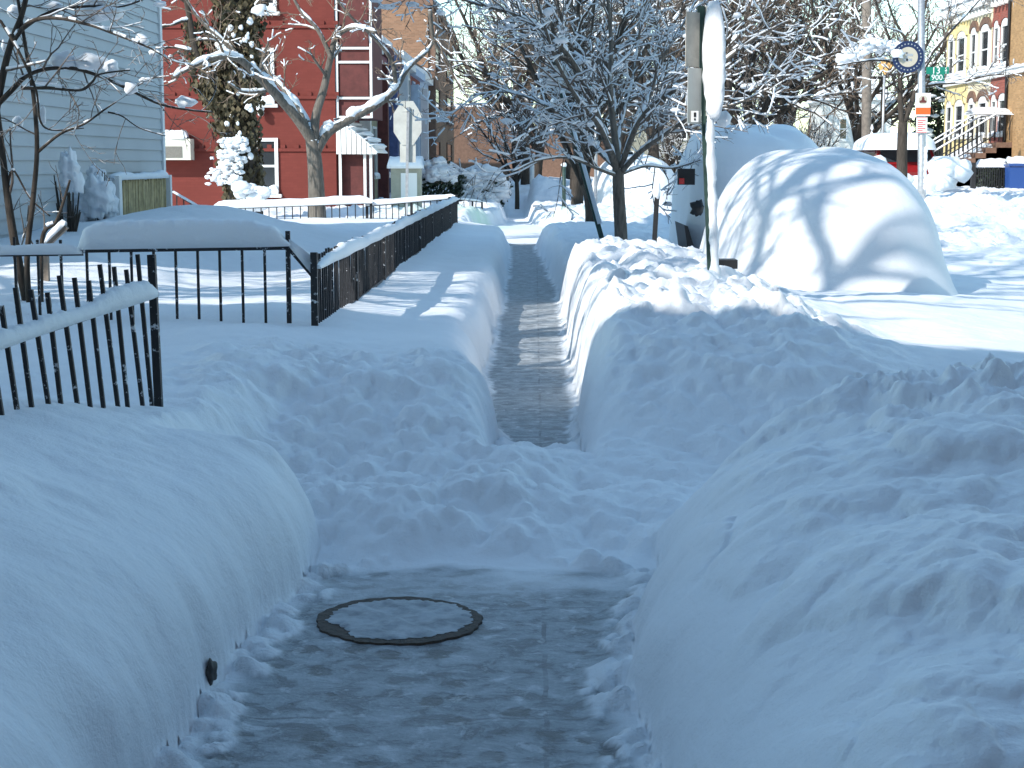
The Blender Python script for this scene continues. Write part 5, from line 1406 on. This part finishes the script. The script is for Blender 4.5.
# ------------------------------------------------------------------ signs and poles
def octagon_sign():
    Y = 33.6; p = at(407.5, 123, Y)
    t = thing('stop_sign', 'back of an octagonal road sign on a thin pole', 'road sign', (p.x, Y, .2))
    hw = .47 * (p - at(393, 123, Y)).length * 2 / .92 / 1; hw = abs(at(421, 123, Y).x - at(393, 123, Y).x) / 2; hh = abs(at(407, 101, Y).z - at(407, 145, Y).z) / 2
    poly = [Vector((p.x + hw * math.cos(R(22.5 + 45 * i)) / math.cos(R(22.5)), Y - .0, p.z + hh * math.sin(R(22.5 + 45 * i)) / math.cos(R(22.5)))) for i in range(8)]
    MB().prism(poly, (0, .012, 0)).build('sign_plate', M_SIGNBACK, t)
    b = at(406, 215, Y); MB().bar((b.x, Y - .03, gh(b.x, Y) - .3), (p.x + .02, Y - .03, at(408, 107, Y).z), .055, .05, (0, 1, 0)).build('pole', M_STEEL, t)
    MB().box((p.x - .16, Y + .02, p.z - hh - .35), (p.x + .16, Y + .03, p.z - hh + .02)).build('small_plate', M_SIGNBACK, t)
octagon_sign()

def near_sign():
    Y = 12.6
    b, tp = at(711.5, 282, Y), at(701, 6, Y)
    t = thing('sign_post', 'snow-crusted post with two long plates, one bare grey and one white with snow', 'sign post', (b.x, Y, .4))
    d = (tp - b).normalized()
    base = b - d * .25
    mb = MB(); mb.bar(base, tp, .05, .012, (0, 1, 0)); x = Vector((1, 0, 0))
    mb.bar(base + Vector((-.022, .02, 0)), tp + Vector((-.022, .02, 0)), .008, .045, (0, 1, 0)); mb.bar(base + Vector((.022, .02, 0)), tp + Vector((.022, .02, 0)), .008, .045, (0, 1, 0))
    n = 26
    mb.build('pole', M_DKGREEN, t)
    # left: two bare plates seen from behind, swung towards the road
    def plate(a, c, z0, z1, m, nm, th=.004):
        # a, c: horizontal ends
        o = (Vector(c) - Vector(a)); nn = Vector((-o.y, o.x, 0)).normalized() * th
        MB().prism([Vector((a[0], a[1], z0)), Vector((c[0], c[1], z0)), Vector((c[0], c[1], z1)), Vector((a[0], a[1], z1))], nn).build(nm, m, t)
    zt, zm, zb = at(690, 13, Y).z, at(692, 68, Y).z, at(694, 124, Y).z
    q = at(699.5, 20, Y); qa = at(684.5, 20, Y)
    A = (qa.x, Y - .14); C = (q.x, Y - .02); C2 = (q.x + .02, Y - .02); A2 = (qa.x + .02, Y - .14)
    plate(A, C, zm + .004, zt, M_SIGNTAN, 'sign_plate'); plate(A2, C2, zb, zm - .004, M_SIGNBACK, 'sign_plate')
    s0, s1 = at(691, 122, Y - .12), at(698, 111, Y - .08)
    o = MB().box((s0.x, Y - .125, s0.z), (s1.x, Y - .11, s1.z)).build('sticker', M_SIGNW, t)
    cx = (s0.x + s1.x) / 2; h_ = s1.z - s0.z
    mb = MB(); mb.box((cx - .008, Y - .129, s0.z + h_ * .45), (cx + .008, Y - .1255, s1.z - h_ * .15)); mb.box((cx - .006, Y - .129, s0.z + h_ * .15), (cx + .006, Y - .1255, s0.z + h_ * .33)); mb.build('mark', M_BLACK, o)
    # right: plates caked with snow
    q, qa = at(702.5, 20, Y), at(719.5, 20, Y)
    zt2, zb2 = at(708, 6, Y).z, at(715, 116, Y).z
    plate((q.x, Y + .03), (qa.x, Y - .10), zb2, zt2, M_SIGNBACK, 'sign_plate')
    mb = MB(); nn_ = 14; k = 10; vs = []; g = random.Random(3)
    pc = lambda z: Vector(((q.x + qa.x) / 2 + .012 + .02 * (zt2 - z), Y - .035, 0))
    for i in range(nn_ + 1):
        z = zb2 - .02 + (zt2 - zb2 + .05) * i / nn_; e = math.sin(math.pi * min(1, max(.0, (i + .35) / (nn_ + .7)))) ** .35
        for j in range(k):
            a = 2 * math.pi * j / k
            dx, dy = math.cos(a), math.sin(a); rx = .082 * e * (1 + g.uniform(-.05, .05)); ry = .04 * e
            c = pc(z); rx *= 1 + .16 * math.sin(i * 2.9 + j) * g.random(); vs.append((c.x + dx * rx + dy * ry * .55, c.y - dx * rx * .62 + dy * ry - .035, z))
    fs = [(i * k + j, i * k + (j + 1) % k, (i + 1) * k + (j + 1) % k, (i + 1) * k + j) for i in range(nn_) for j in range(k)] + [tuple(range(k - 1, -1, -1)), tuple(nn_ * k + j for j in range(k))]
    mb.add(vs, fs)
    mb.blob(at(724, 119, Y), .06, .05, .055, 10, 7, .2, 2, 1); mb.blob(at(713, 117, Y), .05, .05, .04, 10, 7, .2, 2, 4)
    mb.build('plate_snow', M_CAP, t, True)
    # snow plastered down the post
    mb = MB(); pts = []; rad = []; n = 40
    for i in range(n + 1):
        s = i / n; p = base.lerp(tp, s * .66) + Vector((.028, -.035, 0)); pts.append(p + Vector((g.uniform(-.004, .004), 0, 0))); rad.append(.033 * (1 + .22 * math.sin(i * .9) * g.random() + g.uniform(-.10, .10)) * (1.2 if s < .25 else 1) * (.6 if s > .97 else 1))
    mb.tube(pts, rad, 9); mb.blob(base.lerp(tp, .06) + Vector((.01, -.02, 0)), .10, .10, .10, 12, 8, .2, 2, 3)
    mb.build('post_snow', M_CAP, t, True)
near_sign()

def poles():
    Y = 25.0; a, b = at(600, 232, Y), at(553, 62, Y)
    t = thing('leaning_pole', 'dark green pole leaning left behind the middle tree', 'pole', (a.x, Y, .3))
    MB().bar(a - (b - a) * .12, b, .075, .06, (0, 1, 0)).build('pole', M_DKGREEN, t)
    p = b.lerp(a, .18); q = b.lerp(a, .02)
    MB().prism([p + Vector((-.02, -.06, 0)), p + Vector((.16, -.04, 0)), q + Vector((.16, -.04, 0)), q + Vector((-.02, -.06, 0))], (0, .012, 0)).build('sign_plate', M_SIGNBACK, t)
    mb = MB(); mb.tube([a.lerp(b, .05) + Vector((.03, -.04, 0)), a.lerp(b, .9) + Vector((.03, -.04, 0))], [.035, .02], 6); mb.build('pole_snow', M_CAP, t, True)
    Y = 19.6; a, b = at(653, 246, Y), at(657, 196, Y)
    t = thing('wooden_stake', 'short dark stake standing in the snow right of the middle tree', 'stake', (a.x, Y, .4))
    MB().bar(a - Vector((0, 0, .3)), b, .055, .05, (0, 1, 0)).build('stake', M_BLACK, t)
    mb = MB(); mb.blob(b + Vector((0, 0, .05)), .05, .05, .09, 8, 6, .2); mb.build('snow_cap', M_CAP, t, True)
    Y = 37.0; c = at(594, 90, Y); t = thing('street_name_sign', 'teal street sign half hidden in the snowy twigs of the middle tree', 'street sign', (c.x, Y, .3))
    MB().tube([(c.x + .05, Y, 0), (c.x + .05, Y, c.z + .5)], .035, 8).build('pole', M_STEEL, t, True)
    p, q = at(588, 101, Y), at(597, 80, Y); MB().box((p.x, Y - .06, p.z), (q.x, Y - .045, q.z)).build('sign_plate', M_TEAL, t)
    Y = 44.0; c = at(564, 190, Y); t = thing('iron_post', 'thin dark post beside the cone-shaped snow pile', 'post', (c.x, Y, .3))
    MB().tube([(c.x, Y, .1), (c.x, Y, at(564, 166, Y).z)], .05, 8).build('post', M_DKGREEN, t, True); MB().blob(at(564, 165, Y), .08, .08, .06, 8, 6, .1).build('snow_cap', M_CAP, t, True)
    Y = 58.0; c = at(532, 175, Y); t = thing('white_post', 'pale post standing behind the cone-shaped snow pile', 'post', (c.x, Y, .3))
    MB().tube([(c.x, Y, .1), (c.x, Y, at(532, 156, Y).z)], .08, 8).build('post', M_WHITE, t, True); MB().blob(at(532, 155.5, Y), .12, .12, .08, 8, 6, .1).build('snow_cap', M_CAP, t, True)
    # timber utility pole
    Y = 54.0; a = at(867, 185, Y); t = thing('utility_pole', 'weathered timber utility pole left of the slim forked tree', 'utility pole', (a.x, Y, .3))
    MB().tube([(a.x, Y, 0), (at(867, -60, Y).x, Y, at(867, -60, Y).z)], [.17, .14], 10).build('pole', M_POLEWOOD, t, True)
    MB().bar((a.x - 1.1, Y - .2, at(867, -40, Y).z), (a.x + 1.1, Y - .2, at(867, -40, Y).z), .12).build('crossarm', M_POLEWOOD, t)
    mb = MB(); g = random.Random(4)
    for i in range(16): mb.blob((a.x + .08, Y - .14, .6 + i * .14 + g.uniform(-.05, .05)), .05, .05, .1, 7, 5, .2, 2, i)
    mb.build('pole_snow', M_CAP, t, True)
    c = at(885, 66, 62); t = thing('warning_sign', 'amber diamond sign half covered by snow behind the forked tree', 'road sign', (c.x, 62, .3))
    MB().prism([Vector((c.x + .27 * a_, 62, c.z + .34 * b_)) for a_, b_ in ((0, -1), (1, 0), (0, 1), (-1, 0))], (0, .015, 0)).build('sign_plate', M_AMBER, t)
    MB().tube([(c.x, 62.05, 0), (c.x, 62.05, c.z + .3)], .05, 8).build('pole', M_STEEL, t, True)
poles()

def lamp_post():
    Y = 44.0; a = at(922, 176, Y)
    t = thing('lamp_post', 'grey steel street pole carrying the round, green and orange-white signs', 'street pole', (a.x, Y, .3))
    MB().tube([(a.x, Y, 0), (a.x, Y, 1.2), (at(921, -40, Y).x, Y, at(921, -40, Y).z)], [.13, .11, .085], 12).build('pole', M_STEEL, t, True)
    RX = Matrix.Rotation(R(90), 4, 'X')
    # round sign
    c = at(908, 57, Y - .16); n = 28; r = 15.5 * Y / F
    ring = [Vector((c.x + r * math.cos(2 * math.pi * i / n), c.y, c.z + r * math.sin(2 * math.pi * i / n))) for i in range(n)]
    o = MB().prism(ring, (0, .012, 0)).build('round_sign', M_NAVY, t)
    disc = [Vector((c.x + r * .62 * math.cos(2 * math.pi * i / n), c.y - .006, c.z + r * .62 * math.sin(2 * math.pi * i / n))) for i in range(n)]
    MB().prism(disc, (0, .005, 0)).build('emblem_disc', M_CREAMS, o)
    mb = MB()
    for q in ((-.3, -.25, .25, -.1), (-.12, -.3, .0, .3), (.0, .05, .3, .2), (-.3, .2, -.05, .3)): mb.box((c.x + q[0] * r, c.y - .010, c.z + q[1] * r), (c.x + q[2] * r, c.y - .0065, c.z + q[3] * r))
    mb.build('emblem', M_STEEL, o)
    mb = MB()
    for i in range(24):
        th = 2 * math.pi * i / 24; s = .016; p = Vector((c.x + r * .81 * math.cos(th), c.y - .003, c.z + r * .81 * math.sin(th)))
        mb.box((p.x - s, p.y - .004, p.z - s), (p.x + s, p.y, p.z + s))
    mb.build('rim_marks', M_STEEL, o)
    MB().blob((c.x - r * .7, c.y - .1, c.z + .08), .15, .08, .12, 12, 8, .3, 2, 2).build('sign_snow', M_CAP, o, True)
    # street name sign
    p, q = at(926, 80, Y - .13), at(949, 67, Y - .13); yy = Y - .13
    p2, q2 = at(930, 81, yy), at(944, 73.5, yy)
    o = MB().box((p.x, yy, at(926, 74, yy).z), (q.x, yy + .012, q.z)).build('street_sign', M_GREEN, t)
    MB().box((p2.x, yy + .001, p2.z), (q2.x, yy + .011, at(930, 74, yy).z - .002)).build('lower_plate', M_GREEN, o)
    link('lettering', text_mesh('13', .24, at(936, 70.8, yy - .008), RX), M_SIGNW, o)
    link('lettering', text_mesh('S', .12, at(946, 69.2, yy - .008), RX), M_SIGNW, o)
    link('lettering', text_mesh('T', .12, at(946, 72.4, yy - .008), RX), M_SIGNW, o)
    link('lettering', text_mesh('900', .20, at(937, 77.6, yy - .008), RX), M_SIGNW, o)
    # emergency route sign
    yy = Y - .15; p, q = at(915, 116, yy), at(931, 93, yy)
    o = MB().box((p.x, yy, p.z), (q.x, yy + .012, q.z)).build('route_sign', M_SIGNW, t)
    a0, a1 = at(915.6, 114.5, yy), at(930.4, 107.5, yy); MB().box((a0.x, yy - .005, a0.z), (a1.x, yy - .001, a1.z)).build('orange_panel', M_ORANGE, o)
    c = at(923, 100, yy); r = .12
    MB().prism([Vector((c.x + r * math.cos(2 * math.pi * i / 20), yy - .004, c.z + r * math.sin(2 * math.pi * i / 20))) for i in range(20)], (0, .003, 0)).build('emblem_disc', M_CREAMS, o)
    MB().prism([Vector((c.x + x_ * r, yy - .008, c.z + z_ * r)) for x_, z_ in ((-.7, -.6), (.7, -.6), (.75, -.2), (.3, 0), (.25, .5), (0, .8), (-.25, .5), (-.3, 0), (-.75, -.2))], (0, .003, 0)).build('emblem', M_MAROON, o)
    # parking sign
    p, q = at(916, 133, yy), at(927.5, 117.2, yy)
    o = MB().box((p.x, yy, p.z), (q.x, yy + .012, q.z)).build('parking_sign', M_SIGNW, t)
    w_ = q.x - p.x; h_ = q.z - p.z; mb = MB()
    mb.box((p.x + .01, yy - .004, p.z + .01), (q.x - .01, yy - .001, p.z + .025)); mb.box((p.x + .01, yy - .004, q.z - .025), (q.x - .01, yy - .001, q.z - .01))
    for i in range(6):
        z = p.z + h_ * (.14 + .125 * i); mb.box((p.x + w_ * .12, yy - .004, z), (p.x + w_ * (.85 if i % 2 else .6), yy - .001, z + h_ * .05))
    mb.build('print', M_LAMP, o)
    g = random.Random(5); mb = MB()
    for i in range(7): mb.blob((a.x + .06, Y - .09, 1.0 + i * .16), .05, .05, .1, 7, 5, .2, 2, i)
    mb.build('pole_snow', M_CAP, t, True)
lamp_post()

# ------------------------------------------------------------------ cars under snow
def car_parts(t, xc, y0, L, W, zr, m, roof=1.45):
    """y0 = rear end (nearest the viewer)"""
    b = MB(); z = zr
    prof = [(0.0, .35), (0.02, .75), (.06, .98), (.30, 1.02), (1.0, 1.0), (1.0 - .015, .6), (.985, .32)]
    hw = W / 2
    low = [Vector((xc - hw, y0 + s * L, z + h)) for s, h in [(0.0, .30), (0.0, .72), (.05, .95), (.72, .95), (.97, .82), (1.0, .60), (1.0, .30)]]
    b.prism(low, (W, 0, 0)); b.build('body', m, t)
    c = MB(); i = .16
    vs = []
    for s, h, ins in [(.04, .953, .05), (.13, roof, i), (.55, roof, i), (.74, .953, .05)]:
        vs += [(xc - hw + ins, y0 + s * L, z + h), (xc + hw - ins, y0 + s * L, z + h)]
    c.add(vs, [(0, 1, 3, 2), (2, 3, 5, 4), (4, 5, 7, 6), (0, 2, 4, 6), (1, 7, 5, 3), (0, 6, 7, 1)]); c.build('cabin', m, t)
    g = MB(); n = Vector((0, -1, .2)).normalized() * .012
    q = [Vector((xc - hw + .16, y0 + .055 * L, z + 1.02)), Vector((xc + hw - .16, y0 + .055 * L, z + 1.02)), Vector((xc + hw - .24, y0 + .118 * L, z + roof - .08)), Vector((xc - hw + .24, y0 + .118 * L, z + roof - .08))]
    off = Vector((0, -.03, .01)); g.prism([p + off for p in q], (0, .02, 0)); g.build('rear_window', M_GLASS, t)
    for sx in (-1, 1):
        g = MB(); X = xc + sx * (hw - .10)
        g.prism([Vector((X + sx * .0, y0 + .17 * L, z + 1.03)), Vector((X, y0 + .66 * L, z + 1.03)), Vector((X - sx * .05, y0 + .54 * L, z + roof - .07)), Vector((X - sx * .05, y0 + .17 * L, z + roof - .07))], (sx * .02, 0, 0)); g.build('side_window', M_GLASS, t)
        MB().box((xc + sx * (hw - .16) - .14, y0 - .03, z + .70), (xc + sx * (hw - .16) + .14, y0 + .02, z + .90)).build('tail_light', M_LAMP, t)
        for s in (.17, .80):
            w_ = MB().tube([(xc + sx * (hw - .2), y0 + s * L, z + .31), (xc + sx * (hw + .01), y0 + s * L, z + .31)], .31, 18).build('wheel', M_TYRE, t, False)
            MB().tube([(xc + sx * (hw + .0), y0 + s * L, z + .31), (xc + sx * (hw + .02), y0 + s * L, z + .31)], .19, 14).build('rim', M_STEEL, w_)
    MB().box((xc - hw + .04, y0 - .09, z + .36), (xc + hw - .04, y0 - .003, z + .58)).build('bumper', M_BLACK, t)
def snow_shell(t, xc, y0, L, aL, aR, zb, ht, p=3.6, q=1.9, n=2.6, seed=0, front=.3, foot=.07, na=112, shift=0.0):
    """smooth snow mantle over a car: rounded footprint, domed height, soft foot running out on the ground"""
    rr = random.Random(seed); ph = [rr.uniform(0, 6.28) for _ in range(8)]
    rs = np.concatenate([np.linspace(0, .8, 16)[:-1], np.linspace(.8, 1.0 + 2.4 * foot, 34)])
    A = np.linspace(0, 2 * np.pi, na, endpoint=False)
    Rg, Ag = np.meshgrid(rs, A, indexing='ij')
    den = (np.abs(np.cos(Ag)) ** n + np.abs(np.sin(Ag)) ** n) ** (1 / n)
    ux, uy = np.cos(Ag) / den, np.sin(Ag) / den
    x = Rg * np.where(ux < 0, aL, aR) * ux; y = Rg * uy * L / 2
    hz = np.zeros_like(Rg)
    for o in np.linspace(-foot, foot, 9):
        hz += np.clip(1 - np.clip(Rg + o * np.clip((Rg - .5) / .5, 0, 1), 0, None) ** p, 0, 1) ** (1 / q)
    hz /= 9
    hz *= 1 - front * sm(.15, .6, y / (L / 2))
    X, Yy = xc + x + shift * hz, y0 + L / 2 + y
    wv = 0.05 * np.sin(1.6 * Yy + ph[0] + 1.1 * X) + .035 * np.sin(3.1 * X + ph[1] + .8 * Yy) + .02 * np.sin(4.7 * Yy + 3.9 * X + ph[2]) + .012 * np.sin(9 * X + 7 * Yy + ph[3])
    X = X - .035 * np.sin(7.5 * Yy + ph[6] + 2 * X) * np.clip(1 - np.abs(hz - .45) / .45, 0, 1) * np.sign(ux) * (Rg > .6)
    Z = zb + ht * hz * (1 + .45 * wv) + .02 * np.sin(5 * X + ph[4]) * np.sin(4 * Yy + ph[5]) * hz
    V = np.stack([X, Yy, Z], -1)
    nr = len(rs); idx = np.arange(nr * na).reshape(nr, na); nx_ = np.roll(idx, -1, 1)
    qd = np.stack([idx[:-1], idx[1:], nx_[1:], nx_[:-1]], -1).reshape(-1, 4)
    return link('snow_cover', npmesh('snow_cover', V, qd), M_CARSNOW, t, True)
def cars():
    # nearest dome
    t = thing('parked_car', 'nearest parked car, wholly buried in a smooth sunlit dome of snow', 'car', (2.85, 16, 0))
    car_parts(t, 2.9, 16.1, 3.9, 1.7, -.12, M_CARGREY, 1.36)
    snow_shell(t, 2.90, 14.7, 5.6, 1.14, 1.22, .31, 1.42, 3.3, 1.75, 2.5, 3, .3, .11)
    p = at(722, 262, 15.2); MB().box((p.x - .1, 15.0, p.z - .05), (p.x + .12, 15.25, p.z + .03)).build('bumper_corner', M_BLACK, t)
    # second, in shade
    t = thing('parked_car', 'tall vehicle under blue-shaded snow behind the sign post', 'car', (2.95, 24, 0))
    car_parts(t, 3.1, 23.4, 4.0, 1.5, -.05, M_CARDK, 1.72)
    snow_shell(t, 3.05, 22.4, 5.2, 0.93, 1.28, .32, 1.86, 5.0, 2.2, 3.2, 8, .15, .05)
    p = at(685, 178, 22.2); MB().box((p.x - .03, 22.9, p.z - .1), (p.x + .20, 23.05, p.z + .12)).build('side_mirror', M_BLACK, t)
    MB().box((p.x - .02, 22.86, p.z - .09), (p.x + .05, 22.897, p.z - .01)).build('tail_light', M_LAMP, t)
    p = at(697, 208, 21.7); mb = MB(); mb.blob(p, .10, .08, .09, 10, 7, .3, 3, 2); mb.build('wiper', M_BLACK, t, True)
    a, b = at(687, 226, 21.9), at(700, 254, 21.9)
    MB().prism([Vector((a.x, 22.3, a.z)), Vector((a.x + .05, 22.3, a.z - .02)), Vector((b.x - .02, 22.3, b.z)), Vector((b.x, 22.3, b.z - .3)), Vector((a.x + .10, 22.3, b.z - .3))], (0, 1.5, 0)).build('fender', M_BLACK, t)
    # third
    t = thing('parked_car', 'snow-covered car in shade far behind the trunk of the middle tree', 'car', (2.9, 48, 0))
    car_parts(t, 2.9, 47.0, 3.9, 1.7, -.1, M_CARDK, 1.36)
    snow_shell(t, 2.9, 46.0, 5.2, 1.3, 1.3, .3, 1.5, 4, 2, 2.8, 5)
    # red one over the road
    Y = 51.0; xc = at(908, 160, Y).x
    t = thing('parked_car', 'dark red van with a thick snow roof parked behind the slim forked tree', 'car', (xc, Y + 2, 0))
    car_parts(t, xc, Y, 4.4, 1.95, .62, M_CARRED, 1.52)
    for sx in (-1, 1): pass
    snow_shell(t, xc, Y - .15, 4.6, 1.08, 1.08, .62 + 1.40, .52, 5.0, 2.2, 3.2, 6, .1, .03)
    mb = MB()
    for i, (px, py, r) in enumerate(((873, 168, .42), (860, 174, .5), (946, 167, .45), (958, 171, .4), (900, 183, .4), (925, 185, .4), (880, 182, .4), (940, 182, .4))): mb.blob(at(px, py, Y - .5), r * 1.2, r, r * .8, 14, 9, .16, 2, i)
    mb.build('snow_skirt', M_CAP, t, True)
    t = thing('parked_car', 'rounded snow-covered car at the kerb left of the red van', 'car', (at(846, 170, 66).x, 66, 0))
    xc = at(846, 170, 66).x; car_parts(t, xc, 66, 4.2, 1.75, .1, M_CARGREY, 1.42); snow_shell(t, xc, 65.6, 5.2, 1.25, 1.25, .3, 1.5, 4, 2, 2.8, 9)
cars()
